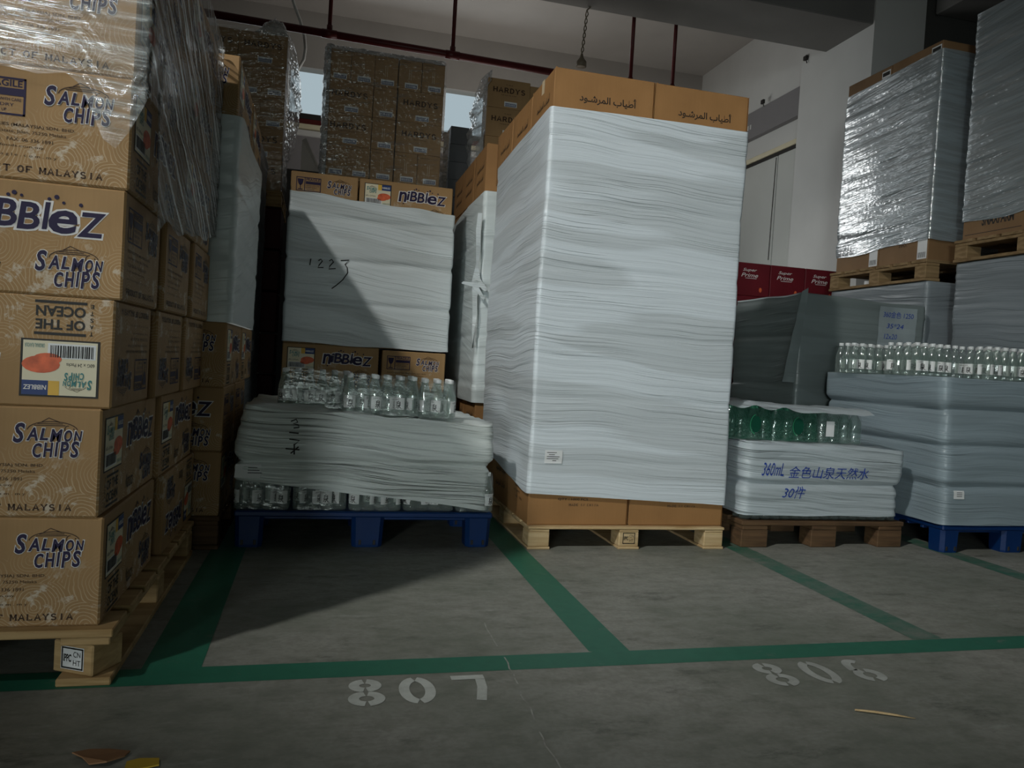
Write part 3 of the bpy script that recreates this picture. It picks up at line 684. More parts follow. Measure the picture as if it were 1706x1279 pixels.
# ------------------------------------------------------------------ pallets
def wood_pallet(x0, x1, y0, y1, z0, H, mat, label, group=None, deck=7, bottom=True, twist=False, bh=.020, tagmark=None, wide_block=.13, nolip=False):
    t = bpy.data.objects.new('wooden_pallet', None); C.objects.link(t); t.location = ((x0+x1)/2, (y0+y1)/2, z0)
    tag(t, label, 'pallet', group)
    w, l = x1-x0, y1-y0; hx, hy = w/2, l/2
    zt = H; bw = l/deck*.82
    for i in range(deck):
        y = -hy+bw/2+(l-bw)*i/(deck-1)
        m = MB(); m.box((-hx, y-bw/2, zt-bh), (hx, y+bw/2, zt), mat, .003); m.build('deck_board', t)
    for j in range(3):
        x = -hx+wide_block/2+(w-wide_block)*j/2
        m = MB(); m.box((x-wide_block*.45, -hy+.004, zt-2*bh), (x+wide_block*.45, hy-.004, zt-bh), mat, .003); m.build('stringer_board', t)
        if bottom:
            m = MB(); m.box((x-wide_block/2, -hy, 0), (x+wide_block/2, hy, bh), mat, .003); m.build('bottom_board', t)
        for k in range(3):
            y = -hy+.06+(l-.12)*k/2
            m = MB(); a = bh if bottom else 0
            m.box((-wide_block/2+.004, -.055, a), (wide_block/2-.004, .055, zt-2*bh), mat, .004)
            o = m.build('block', t, (x, y, 0))
            if twist and j == 2 and k == 0: o.rotation_euler = (0, 0, radians(-27)); o.location = (x-.01, y+.02, 0)
            if tagmark and (j, k) == tagmark[:2]:
                s = MB(); mp = flat((-.045, -.055, a+.012), (1, 0, 0), (0, 0, 1), (0, -1, 0))
                mt = tagmark[2]
                if mt is M_PAPER: put(s, rect(.01, .08, .0, .06), M_PAPER, mp, .001)
                put(s, frame_shape(.012, .078, .002, .058, .004), M_INK, mp, .0015)
                put(s, fit(text_shape('IPPC', 0, .03), .018, .042, .02, .04), M_INK, mp, .0015)
                put(s, fit(text_shape('HT'), .048, .07, .012, .026), M_INK, mp, .0015); put(s, fit(text_shape('CN'), .048, .07, .034, .048), M_INK, mp, .0015)
                s.build('stamp', o)
    return t
def plastic_pallet(x0, x1, y0, y1, H, label, group):
    t = bpy.data.objects.new('plastic_pallet', None); C.objects.link(t); t.location = ((x0+x1)/2, (y0+y1)/2, 0)
    tag(t, label, 'pallet', group)
    hx, hy = (x1-x0)/2, (y1-y0)/2
    m = MB(); m.box((-hx, -hy, H-.028), (hx, hy, H), M_BLUE, .008)
    for i in range(9):   # ribs of the deck
        y = -hy+.05+(2*hy-.1)*i/8; m.box((-hx+.01, y-.012, H-.045), (hx-.01, y+.012, H-.026), M_BLUE, .003)
    m.build('deck', t)
    for ix in (-1, 0, 1):
        for iy in (-1, 0, 1):
            f = MB(); w = .125 if ix else .15; d = .12
            bx = hx-.004-w/2; by = hy-.004-d/2; cx, cy = ix*bx, iy*by
            a = [(-w/2, -d/2), (w/2, -d/2), (w/2, d/2), (-w/2, d/2)]
            # tapering hollow foot with chamfered corners
            def ringp(k, z, c=.018):
                W2, D2 = w/2*k, d/2*k
                return [Vector((x, y, z)) for x, y in ((-W2+c, -D2), (W2-c, -D2), (W2, -D2+c), (W2, D2-c), (W2-c, D2), (-W2+c, D2), (-W2, D2-c), (-W2, -D2+c))]
            vs = ringp(1.0, H-.027)+ringp(.97, .10)+ringp(.93, 0.012)+ringp(.90, 0)
            fs = [(j*8+i, (j+1)*8+i, (j+1)*8+(i+1) % 8, j*8+(i+1) % 8) for j in range(3) for i in range(8)]+[tuple(range(24, 32))]
            f.add(vs, [q[::-1] for q in fs], M_BLUE)
            for sx in (-1, 1):
                f.box((sx*w*.22-.006, -d/2*.95-.003, .012), (sx*w*.22+.006, -d/2*.95+.004, .035), M_DARK, .001)
            f.build('foot', t, (cx, cy, 0))
    return t

# ------------------------------------------------------------------ bottles
def bottle_protos():
    H = .190
    b = MB(); b.lathe([(.0, .004), (.024, 0), (.0295, .004), (.030, .012), (.0292, .016), (.030, .020), (.030, .098), (.0285, .112), (.022, .135), (.0155, .155), (.0130, .165), (.0130, .176)], B_CLEAR, 16)
    b.lathe([(.0158, .163), (.0158, .166)], B_CLEAR, 16)
    c = MB(); c.lathe([(.0142, .172), (.0148, .174), (.0148, .187), (.0138, .190), (.0, .190)], M_CAP, 14)
    l = MB(); r = .0306
    n = 10; a0, a1 = -150, -30
    vs = []; fs = []
    for i in range(n+1):
        a = radians(a0+(a1-a0)*i/n); vs += [(r*cos(a), r*sin(a), .030), (r*cos(a), r*sin(a), .088)]
    for i in range(n): fs.append((2*i, 2*i+2, 2*i+3, 2*i+1))
    l.add(vs, fs, M_LABEL, True)
    def cyl(p, d):
        a = radians(-90)+p[0]/r; rr = r+.0006; return Vector((rr*cos(a), rr*sin(a), p[1]))
    put(l, fit(text_shape('\u6cc9', 0, .02), -.011, .015, .036, .072), M_INK, cyl)
    put(l, fit(text_shape('\u5c71\u6cc9\u6c34'), -.022, .0, .076, .083), M_INK, cyl)
    put(l, rect(.010, .022, .034, .036), M_INK, cyl)
    return b.mesh('bottle'), c.mesh('cap'), l.mesh('label')
BOT, CAP, LAB = bottle_protos()
def bottle(parent, x, y, rz, z=0.0):
    o = new_obj('bottle', BOT, parent, (x, y, z), (0, 0, rz)); new_obj('cap', CAP, o); new_obj('label', LAB, o)['label'] = 'white paper label'
    return o
def pack_film(name, hx, hy, h, mat, parent, seed):
    """shrink film round a pack, drawn in towards the necks"""
    s = Shell(0, 0, hx, hy, .001, h, .028, (), 0, .002, seed, .004, skew=lambda z: (0, 1.0 if z < .1 else 1.0-.10*((z-.1)/.09)))
    s.org = Vector((0, 0, 0))
    pts = s.ring(.02); n = len(pts); m = 10; vs = []; fs = []
    for j in range(m+1):
        z = .001+(h-.001)*j/m
        for x, y, nx, ny in pts: vs.append(s.surf(x, y, nx, ny, z))
    for j in range(m):
        for i in range(n): k = (i+1) % n; fs.append((j*n+i, j*n+k, (j+1)*n+k, (j+1)*n+i))
    mb = MB(); mb.add(vs, fs, mat, True); return mb.build(name, parent)
def bottle_pack(x, y, z, nx, ny, label, group, rz=0.0, film=True, lean=0.0, face=None):
    t = bpy.data.objects.new('bottle_pack', None); C.objects.link(t); t.location = (x, y, z); t.rotation_euler = (0, lean, rz)
    tag(t, label, 'bottle pack', group)
    p = .0605; rnd = random.Random(int(x*1000+y*77+z*31))
    for j in range(ny):
        for i in range(nx):
            bottle(t, (i-(nx-1)/2)*p, (j-(ny-1)/2)*p, rnd.uniform(-1.4, 1.4))
    if film: pack_film('shrink_film', nx*p/2+.002, ny*p/2+.002, .186, C_PACK, t, x*10)
    return t

# ================================================================== THE ROOM
def room():
    m = MB(); m.add([(-7, -6, 0), (9, -6, 0), (9, 10.6, 0), (-7, 10.6, 0)], [(0, 1, 2, 3)], concrete()); structure(m.build('floor'))
    Zc = 5.35
    m = MB(); m.box((-7, 2.2, Zc), (9, 10.8, Zc+.15), M_CEIL); structure(m.build('ceiling'))
    # back wall round a strip window
    m = MB(); wx0, wx1, wz0, wz1 = -1.6, 2.75, 3.72, 4.62
    m.box((-7, 10.6, 0), (9, 10.8, wz0), M_GREYP); m.box((-7, 10.6, wz1), (9, 10.8, Zc), M_CEIL)
    m.box((-7, 10.6, wz0), (wx0, 10.8, wz1), M_CEIL); m.box((wx1, 10.6, wz0), (9, 10.8, wz1), M_CEIL)
    structure(m.build('wall_back'))
    m = MB()
    m.box((wx0, 10.55, wz0), (wx1, 10.66, wz0+.07), M_WALL, .005); m.box((wx0, 10.58, wz0+.07), (wx1, 10.64, wz0+.16), M_CREAM, .004)
    m.box((wx0, 10.57, wz0+.16), (wx1, 10.65, wz0+.22), M_RED_PIPE, .004); m.box((wx0, 10.57, wz0+.22), (wx1, 10.65, wz0+.29), M_DARK, .004)
    for x in (-1.6, -.60, 0.4, 1.45, 2.71): m.box((x, 10.58, wz0+.29), (x+.045, 10.66, wz1), M_WALL, .004)
    fr = structure(m.build('window_1'))
    g = MB(); g.add([(wx0, 10.66, wz0+.29), (wx1, 10.66, wz0+.29), (wx1, 10.66, wz1), (wx0, 10.66, wz1)], [(0, 1, 2, 3)], glassy('window_glass', (.6, .65, .68), .02, .05, .8)); g.build('window_pane', fr)
    m = MB(); m.add([(-6, 13, 1), (8, 13, 1), (8, 13, 9), (-6, 13, 9)], [(0, 3, 2, 1)], emit('overcast_sky', (.78, .94, 1.05), .50)); structure(m.build('sky'))
    # right side: pillar, recessed door wall, recess nearer the camera
    m = MB(); m.box((5.2, 6.68, 0), (5.8, 7.88, Zc), M_WALL); structure(m.build('pillar'))
    m = MB(); m.box((5.34, 7.88, 0), (5.8, 10.6, Zc), M_WALL); structure(m.build('wall_right'))
    dk = plain('recess_wall_shade', (0.075, 0.075, 0.07), 0.85, 0.06, 2)  # recess wall coloured dark to stand for its shade
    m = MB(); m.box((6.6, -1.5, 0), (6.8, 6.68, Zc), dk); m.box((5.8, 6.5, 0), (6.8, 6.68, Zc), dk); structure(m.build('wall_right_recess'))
    m = MB(); m.box((-7, -1.5, 0), (-6.8, 10.6, Zc), M_BEAMP); structure(m.build('wall_left'))
    # grey lintel, door track, sliding door
    m = MB(); m.box((5.26, 7.90, 3.98), (5.34, 10.6, 4.32), M_GREYP, .004)
    for i in range(4): put(m, rect(9.0+.06*i, 9.03+.06*i, 4.10, 4.16), M_WALL, flat((5.26, 18.2, 0), (0, -1, 0), (0, 0, 1), (-1, 0, 0)), .002)
    structure(m.build('trim_1'))
    m = MB(); m.box((5.27, 7.90, 3.66), (5.34, 10.6, 3.72), M_CREAM, .004); m.box((5.29, 7.90, 3.62), (5.34, 10.6, 3.66), M_DARK); structure(m.build('trim_2'))
    m = MB(); m.box((5.30, 7.90, .02), (5.338, 8.38, 3.62), M_DOORP, .004); m.box((5.30, 8.40, .02), (5.338, 10.5, 3.62), M_DOORP, .004); structure(m.build('door_1'))
    # concrete beams
    m = MB(); m.box((-7, 6.70, 4.5), (6.8, 7.45, Zc), M_BEAMP, .01); structure(m.build('trim_3'))
    m = MB(); m.box((-7, 2.2, 4.75), (6.8, 2.7, Zc), M_BEAMP, .01); structure(m.build('trim_4'))
    m = MB(); m.box((5.75, -1.5, 4.6), (6.6, 6.5, Zc), M_BEAMP, .01); structure(m.build('trim_5'))
room()

def floor_marks():
    def strip(name, pts, mat, z=.002):
        m = MB(); m.add([(x, y, z) for x, y in pts], [tuple(range(len(pts)))], mat); return structure(m.build(name))
    strip('green_floor_line', [(-7, 2.235), (-7, 2.125), (9, 2.160), (9, 2.270)], M_GREEN, .0006)
    strip('green_floor_line', [(-.43, 2.24), (-.275, 2.24), (-.275, 6.3), (-.40, 6.3)], M_GREEN, .0009)
    strip('green_floor_line', [(.875, 2.26), (1.01, 2.15), (1.02, 6.5), (.905, 6.5)], M_GREEN, .0009)
    strip('green_floor_line', [(2.10, 2.26), (2.225, 2.26), (2.27, 6.5), (2.15, 6.5)], M_GREENW, .0009)
    strip('green_floor_line', [(3.33, 2.27), (3.46, 2.27), (3.5, 6.5), (3.37, 6.5)], M_GREENW, .0009)
    # stencilled bay numbers, every bowl broken by stencil bridges
    def digits(txt, xs, y0, y1, mat, label, shear=0):
        m = MB(); w = .026
        for ch, (a, b) in zip(txt, xs):
            cx = (a+b)/2; hw = (b-a)/2-.013; h = y1-y0; my = (y0+y1)/2
            L = []
            if ch == '8':
                for cy, rx, ry in ((y0+h*.26, hw, h*.26-.012), (y0+h*.76, hw*.88, h*.24-.012)):
                    L += [arc(cx, cy, rx, ry, -82, 82), arc(cx, cy, rx, ry, 98, 262)]
            elif ch == '0': L += [arc(cx, my, hw, h/2-.012, -84, 84), arc(cx, my, hw, h/2-.012, 96, 264)]
            elif ch == '6': L += [arc(cx, y0+h*.28, hw, h*.28-.012, -80, 80), arc(cx, y0+h*.28, hw, h*.28-.012, 100, 250), arc(cx+.005, my, hw, h/2-.012, 60, 180)]
            elif ch == '7': L += [[(a, y1-.013), (b, y1-.013)], [(b-.014, y1-.028), (b-.018, y1-.08), (b-.036, y0)]]
            vs, fs = stroke_shape(L, w*(1.1 if ch != '7' else 1.05))
            m.add([(x+shear*(y-y0), y, .0013) for x, y in vs], fs, mat)
        o = structure(m.build('stencilled_number'), label)
    digits('807', [(.118, .212), (.254, .350), (.405, .500)], 1.955, 2.115, M_NUM, 'white stencilled number 807 painted on the floor')
    digits('806', [(1.345, 1.44), (1.50, 1.595), (1.655, 1.75)], 1.945, 2.11, M_NUMW, 'worn white stencilled number 806 painted on the floor')
    # a crack running away from the camera
    pts = [(.573, 1.45), (.572, 1.60), (.566, 1.70), (.574, 1.80), (.582, 1.89), (.577, 1.97), (.585, 2.04), (.590, 2.15), (.596, 2.28), (.590, 2.42), (.598, 2.60)]
    pts2 = []
    for i in range(len(pts)-1):
        for t in (0, .33, .66):
            pts2.append((pts[i][0]+(pts[i+1][0]-pts[i][0])*t+random.uniform(-.003, .003), pts[i][1]+(pts[i+1][1]-pts[i][1])*t))
    vs, fs = stroke_shape([pts2[:9], pts2[10:17], pts2[18:24], pts2[25:]], .0042); m = MB(); m.add([(x, y, .0018) for x, y in vs], fs, plain('crack_filler', (.33, .33, .30), .8, .3, 30)); structure(m.build('floor_crack'))
floor_marks()

# litter on the floor
def litter():
    m = MB(); p = [(1.473, 1.771, .005), (1.52, 1.748, .007), (1.57, 1.725, .006), (1.612, 1.705, .004)]
    m.tube(p, [.0025, .0035, .003, .001], M_PINE, 6); tag(m.build('wood_splinter'), 'long thin pale wood splinter lying on the floor below the number 806', 'splinter')
    m = MB(); out = [(-.47, 1.785), (-.44, 1.80), (-.40, 1.80), (-.355, 1.785), (-.362, 1.765), (-.39, 1.735), (-.425, 1.74), (-.445, 1.765)]
    vs = [(x, y, .004+.02*max(0, noise.noise((x*20, y*20, 1)))) for x, y in out]; n = len(vs)
    vs = vs+[(x, y, z+.003) for x, y, z in vs]; fs = [tuple(range(n))[::-1], tuple(range(n, 2*n))]+[(i, (i+1) % n, n+(i+1) % n, n+i) for i in range(n)]
    m.add(vs, fs, kraft('cardboard_scrap_kraft', (.30, .16, .08))); tag(m.build('cardboard_scrap'), 'torn curled brown cardboard scrap on the floor near the front edge', 'cardboard')
    m = MB(); out = [(-.353, 1.742), (-.33, 1.752), (-.29, 1.748), (-.285, 1.72), (-.35, 1.70)]
    vs = [(x, y, .003) for x, y in out]; n = len(vs); vs += [(x, y, .006) for x, y in out]
    fs = [tuple(range(n))[::-1], tuple(range(n, 2*n))]+[(i, (i+1) % n, n+(i+1) % n, n+i) for i in range(n)]
    m.add(vs, fs, plain('yellow_paper', (.50, .33, .03), .7)); tag(m.build('yellow_scrap'), 'small yellow paper scrap on the floor beside the cardboard scrap', 'paper')
litter()

ROWS = ['bottom', 'second', 'third', 'fourth', 'fifth', 'sixth', 'seventh']
# ================================================================== FRONT LEFT STACK
def left_stack():
    wood_pallet(-1.52, -.483, 2.150, 3.47, 0, .147, M_TANWOOD, 'tan wooden pallet with a twisted corner block under the front left carton stack', deck=7, twist=True, bh=.021, tagmark=(2, 0, M_PAPER))
    L, Wd, H = SN; z0 = .147; g = 'snack cartons of the front left stack'; y0 = 2.182
    xr = [-.525, -.535, -.520, -.505, -.498, -.500, -.498]
    for k in range(7):
        z = z0+k*.2845
        if k in (2, 3):
            ys = [y0, y0+Wd+.045, y0+2*Wd+.06]
            for j, y in enumerate(ys):
                place = ('front corner one', 'middle one', 'rear one')[j]
                what = 'upside-down snack carton' if k == 2 else 'snack carton with big purple wordmark'
                snack(xr[k]-L/2+.012*j, y+Wd/2, z, 0, f'{what}, {ROWS[k]} row of the front left stack, {place}', g, flip=(k == 2))
            snack(xr[k]-L*1.27-.01, y0+Wd*1.55, z, pi/2, f'snack carton on the far side of the {ROWS[k]} row, front left stack', g)
        else:
            gap = .07 if k == 0 else .012
            for j in range(2):
                y = y0+j*(L+gap); place = 'front' if j == 0 else 'rear'
                look = {0: 'snack carton on the tan pallet', 1: 'snack carton with waves', 4: 'snack carton half under clear film', 5: 'snack carton under shiny film', 6: 'snack carton under clear film'}[k]
                if k == 0 and j: look = 'upside-down snack carton on the tan pallet'
                snack(xr[k]-Wd/2+.02*j, y+L/2, z, pi/2, f'{look}, {place} one, {ROWS[k]} row, front left stack', g, flip=(k == 0 and j == 1))
            snack(xr[k]-Wd*1.53, y0+L/2+.3, z, pi/2, f'brown snack carton behind the corner cartons, {ROWS[k]} row of the front left stack', g)
    # clear film: streaked down the aisle side, ragged across the front
    def zb(x, y):
        if y < -.55: return 1.545+.05*noise.noise((x*7, 1, 2))-.16*max(0, 1-abs(x-.46)/.09)
        return 1.20+.05*noise.noise((y*4, 3, 1))+.12*(y+.6)
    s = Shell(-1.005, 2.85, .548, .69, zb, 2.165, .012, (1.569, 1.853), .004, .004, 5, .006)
    o = s.build(C_SHADED, step=.03, dz=.02)
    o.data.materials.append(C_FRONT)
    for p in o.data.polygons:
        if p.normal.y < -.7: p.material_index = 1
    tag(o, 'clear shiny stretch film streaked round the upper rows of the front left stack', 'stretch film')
left_stack()

# ================================================================== REAR LEFT STACKS
def rear_left():
    wood_pallet(-1.5, -.39, 3.55, 4.72, 0, .147, M_OLDWOOD, 'dark wooden pallet behind the front left stack')
    g = 'snack cartons of the rear left stack'; L, Wd, H = SN
    for k in range(3):
        for j in range(2):
            rz = pi/2 if k != 1 else 0
            if k == 1:
                snack(-.40-L/2, 3.57+Wd/2+j*.50, .147+k*.2845, 0, f'snack carton turned lengthwise under the frosted film, rear left stack, {("nearer", "farther")[j]} one', g)
            else:
                snack(-.40-Wd/2, 3.60+L/2+j*.655-.04, .147+k*.2845, pi/2, f'dim snack carton, {ROWS[k]} row of the rear left stack, {("nearer", "farther")[j]} one', g)
    s = Shell(-.91, 4.15, .53, .58, 1.0, 1.90, .035, (1.30, 1.60), .008, .004, 9, .008)
    tag(s.build(F_GREY), 'frosted grey stretch film round the dim stack behind the front left stack', 'stretch film')
    for j in range(2):
        snack(-.40-Wd/2, 3.61+L/2+j*.65-.04, 1.875, pi/2, f'snack carton on top of the rear left stack above frosted film, {("nearer", "farther")[j]} one', g)
    # a third load beyond
    wood_pallet(-1.5, -.45, 4.92, 6.05, 0, .147, M_OLDWOOD, 'old pallet in the dark gap beyond the rear left stack')
    s = Shell(-.965, 5.49, .52, .56, .147, 2.25, .03, (.7, 1.3), .008, .004, 19, .008)
    tag(s.build(F_DIM), 'dark grey wrapped load in the gap beyond the rear left stack', 'stretch film')
rear_left()

# ================================================================== CENTRE STACK
def centre_stack():
    L, Wd, H = SN; sc = 1.0
    z0, dz, yf = .083, .287, 5.35; g = 'snack cartons of the centre stack'
    wood_pallet(-.24, .87, yf, yf+1.1, 0, .083, M_OLDWOOD, 'low wooden pallet under the centre carton stack, behind the water bottles', bh=.014)
    xl = -.245
    for k in (0, 2, 6):
        z = z0+k*dz+(.003 if k == 2 else 0)
        if k == 6:
            snack(xl+Wd/2, yf+L/2, z, pi/2, 'snack carton with fragile box and fish logo, top left of the centre stack', g, jit=.3)
            snack(xl+Wd+.01+L/2, yf+Wd/2, z, 0, 'snack carton with picture label and big wordmark, top right of the centre stack', g, jit=.3)
        else:
            row = 'below the white film' if k == 2 else 'on the low pallet'
            snack(xl+L/2, yf+Wd/2, z, 0, f'snack carton with picture label, left one {row} of the centre stack', g, jit=.3)
            snack(xl+L+.02+Wd/2, yf+L/2-.03, z-(.012 if k == 2 else 0), pi/2, f'snack carton with fragile box, right one {row} of the centre stack', g, jit=.3)
    for j in range(2):
        snack(xl+L/2+j*.55, yf+Wd/2+.03, z0+dz, 0 if j == 0 else pi/2, f'snack carton hidden behind the water bottles, {("left", "right")[j]} one, second row of centre stack', g, jit=.3)
    snack(xl+L+.03+Wd/2-.03, yf+L/2+.005, z0+3*dz, pi/2, 'snack carton whose bottom lettering peeps out below the white film, centre stack', g, jit=.2)
    snack(xl+L/2, yf+Wd/2+.03, z0+3*dz, 0, 'snack carton behind the lower edge of the white film, centre stack, left one', g, jit=.2)
    s = Shell(.31, yf+.54, .563, .553, lambda x, y: .945+.02*noise.noise((x*3, y*3, 2)), lambda x, y: 1.962-.05*(x+.56)+.02*noise.noise((x*4, y*4, 5)), .02, (1.231, 1.518, 1.80), .010, .0012, 31, .008)
    o = tag(s.build(F_MID, dz=.011), 'white stretch film with handwritten 1223 round the centre carton stack', 'stretch film')
    q = lambda a: [(x, z) for x, z in a]
    lines = [[(-.40, 1.515), (-.405, 1.47)], [(-.35, 1.505), (-.335, 1.518), (-.325, 1.505), (-.345, 1.475), (-.352, 1.458), (-.315, 1.462)],
             [(-.28, 1.51), (-.265, 1.523), (-.252, 1.505), (-.275, 1.475), (-.28, 1.455), (-.235, 1.462)],
             [(-.205, 1.52), (-.15, 1.528), (-.175, 1.495), (-.16, 1.475), (-.155, 1.44), (-.185, 1.39), (-.225, 1.35), (-.255, 1.325)]]
    writing(s, [stroke_shape(lines, .007)], M_INK, 'handwriting', o)['label'] = 'black handwritten number 1223'
centre_stack()

# ================================================================== BOTTLE STACK ON THE BLUE PALLET
def bottle_stack():
    y0 = 3.60
    plastic_pallet(-.335, .850, 3.585, 4.60, .168, 'blue plastic pallet under the wrapped water bottles in the middle', 'blue plastic pallets')
    g = 'water bottle packs of the middle stack'
    names = ['leftmost', 'second from the left', 'third from the left', 'fourth from the left', 'rightmost']
    wid = [4, 4, 4, 4, 3]; x = -.345
    for i, n in enumerate(wid):
        w = n*.0605+.008
        bottle_pack(x+w/2, y0+.065+(.008 if i % 2 else 0), .169, n, 2, f'bottle pack on the blue pallet below the white film, {names[i]}', g, rz=radians((-3, 2, 0, 1, -1)[i])); x += w+.004
    # film: upper band bulges over the lower one, lower edge slants down to the right
    def zb(x, y): return .305-.128*(x+.6)/1.2+.006*noise.noise((x*3, y*3, 3))
    def zt(x, y): return .635-.045*(x+.6)/1.2+.016*noise.noise((x*3.5, y*3.5, 8))+.012*noise.noise((x*11, y*9, 8))
    def skew(z):
        k = 1.0 if z < .39 else 1.0+.012
        if z > .42: k -= .14*(z-.42)
        return (.014*(z-.3)/.3, k)
    s = Shell(.243, 4.11, .588, .515, zb, zt, .045, (.392,), .022, .007, 43, .014, skew=skew)
    o = s.build(F_LOW, dz=.006, step=.022, top=.34, topz=-.012)
    tag(o, 'white wrinkled stretch film round the water bottles on the middle blue pallet', 'stretch film')
    # marker writing, turned on its side
    X = lambda a: -.37+a
    L = [[(X(.0), .575), (X(.022), .585), (X(.03), .572), (X(.012), .565), (X(.034), .560), (X(.04), .548), (X(.016), .545)], [(X(.0), .525), (X(.042), .522)],
         [(X(.005), .495), (X(.05), .490), (X(.028), .468)], [(X(-.005), .452), (X(.056), .448)], [(X(.03), .475), (X(.036), .425)], [(X(.05), .462), (X(.02), .43)]]
    writing(s, [stroke_shape(L, .006)], M_INK, 'handwriting', o)['label'] = 'black marker writing'
    sh = MB(); mp = s.front(.006)
    n = 8; vs = [mp((-.585+.11*i/n, z), 0)-s.org for i in range(n+1) for z in (.315, .375)]
    sh.add(vs, [(2*i, 2*i+2, 2*i+3, 2*i+1) for i in range(n)], M_PAPER, True)
    for j in range(3): put(sh, rect(-.53, -.49+.01*j, .36-.012*j, .363-.012*j), M_INK, lambda p, d: mp(p, .0015)-s.org)
    sh.build('paper_slip', o)
    # packs standing on top
    bottle_pack(-.01, 4.06, .615, 6, 4, 'dim bottle pack at the back left on top of the wrapped bottles, blue pallet', 'bottle packs on top of the middle stack')
    bottle_pack(.30, 3.80, .612, 6, 4, 'bright bottle pack in the middle on top of the wrapped bottles, middle blue pallet', 'bottle packs on top of the middle stack', rz=radians(-1))
    bottle_pack(.578, 3.815, .605, 3, 4, 'narrow bottle pack at the right end on top of the middle stack', 'bottle packs on top of the middle stack', rz=radians(-5))
bottle_stack()

# ================================================================== BIG WHITE STACK
BX = (1.02, 2.075)
TOPC = export_proto(.520, .40, .317, True); BOTC = export_proto(.523, .40, .317, False); SIDEC = export_proto(.40, .36, .317, True)
def export(proto, x, y, z, rz, label, group, jit=.4):
    o = new_obj('export_carton', proto[0], None, (x, y, z), (0, 0, rz+radians(random.uniform(-jit, jit))))
    new_obj('packing_tape', proto[1], o)['label'] = 'pale tape strip'
    return tag(o, label, 'carton', group)
def big_stack():
    yf = 3.58; g = 'plain export cartons of the tall white stack'
    wood_pallet(1.022, 2.078, 3.545, 4.70, 0, .112, M_PINE, 'new pale pine pallet under the tall white wrapped stack', deck=7, bh=.013, tagmark=(1, 0, M_BROWNINK), wide_block=.115)
    z = .112
    export(BOTC, 1.022+.262, yf+.20, z, 0, 'brown carton with quantity lettering on the pine pallet below the white film, left one', g)
    export(BOTC, 1.556+.262, yf+.203, z, 0, 'brown carton on the pine pallet below the white film, right one beside the small stack', g)
    for j in range(2): export(SIDEC, 1.025+.18, 4.0+.2+j*.41, z, pi/2, f'brown bottom carton along the left side of the tall white stack, {("nearer", "farther")[j]} one', g)
    zt = .112+7*.3175-.317
    export(TOPC, 1.027+.262, yf+.20, zt, 0, 'orange-brown carton with Arabic lettering on top of the tall white stack, left of two', g)
    export(TOPC, 1.552+.262, yf+.203, zt, 0, 'orange-brown carton with Arabic lettering on top of the tall white stack, right of two', g)
    for j in range(2): export(SIDEC, 1.032+.18, 4.0+.2+j*.41, zt-.004, pi/2, f'brown top carton along the left side of the tall white stack, {("nearer", "farther")[j]} one', g)
    seams = [.112+.3175*k for k in range(1, 7)]
    def zb(x, y): return .270-.045*(x+.53)/1.06+(.10*max(0, y+.5) if x < -.5 else 0)+.004*noise.noise((x*4, y*4, 1))
    def ztp(x, y): return 2.142+.014*(x+.53)-.04*max(0, y+.5)+.004*noise.noise((x*3, y*3, 6))
    def skew(z): return (.004*sin(z*4), 1.0-.006*(z-1.2)+.004*sin(z*6.5))
    s = Shell((BX[0]+BX[1])/2-.002, yf+.56, .536, .572, zb, ztp, .02, seams, .004, .0003, 71, .003, skew=skew)
    o = s.build(F_BIG, dz=.009, step=.03)
    tag(o, 'white stretch film in many layers round the tall stack in the middle', 'stretch film')
    sh = MB(); mp = s.front(.004)
    put(sh, grid_rect(-.46, -.37, .42, .485), M_PAPER, lambda p, d: mp(p, d)-s.org, .001)
    for j, (a, b) in enumerate(((-.45, -.40), (-.44, -.41), (-.45, -.385), (-.45, -.39), (-.42, -.40))): put(sh, rect(a, b, .472-.01*j, .475-.01*j), M_INK, lambda p, d: mp(p, d)-s.org, .002)
    sh.build('paper_slip', o)['label'] = 'white paper slip with small print'
    # the stack behind it
    wood_pallet(1.0, 2.06, 4.98, 6.15, 0, .112, M_PINE, 'pine pallet behind the tall white stack, hardly visible', bh=.013, wide_block=.115)
    g2 = 'export cartons of the second tall stack'
    for k in (0, 1):
        for j in range(3): export(SIDEC, 1.02+.18, 4.99+.2+j*.41, .112+.3175*k, pi/2, f'brown carton low in the second tall stack, {ROWS[k]} row, {("front", "middle", "rear")[j]} one', g2)
    for j in range(3): export(SIDEC, 1.0+.18, 4.99+.2+j*.41, zt, pi/2, f'brown carton on top of the second tall stack, {("front", "middle", "rear")[j]} one', g2)
    for j in range(3): export(SIDEC, 1.0+.18, 4.99+.2+j*.41, zt-.3175, pi/2, f'brown carton next to the top of the second tall stack, {("front", "middle", "rear")[j]} one', g2)
    s = Shell(1.53, 5.57, .54, .60, lambda x, y: .62, lambda x, y: 2.02-.1*max(0, y), .03, seams, .009, .005, 77, .008)
    o2 = tag(s.build(F_GREY), 'greyish stretch film round the second tall stack', 'stretch film')
    # tattered film tail hanging at its corner
    m = MB(); vs = []; fs = []
    for i in range(9):
        z = 1.86-.11*i; w = .012+.05*math.exp(-((z-1.36)/.12)**2)+(.03 if i < 3 else 0)*(.5)
        for a in (-1, 0, 1): vs.append((.965+a*w*.5+.02*noise.noise((i*.7, a, 2)), 4.93+.03*noise.noise((a, i*.9, 4)), z))
    for i in range(8):
        for a in range(2): p = i*3+a; fs.append((p, p+1, p+4, p+3))
    m.add(vs, fs, F_MID, True)
    for q in range(6):
        a = random.uniform(0, 2*pi); c = Vector((.955, 4.92, 1.40+random.uniform(-.04, .05)))
        e = c+Vector((cos(a)*.10, -.01, sin(a)*.07-.03)); u = Vector((-.3*sin(a), 0, .3*cos(a)))*.06
        m.add([c-u, c+u, e+u*.4, e-u*.5], [(0, 1, 2, 3)], F_MID)
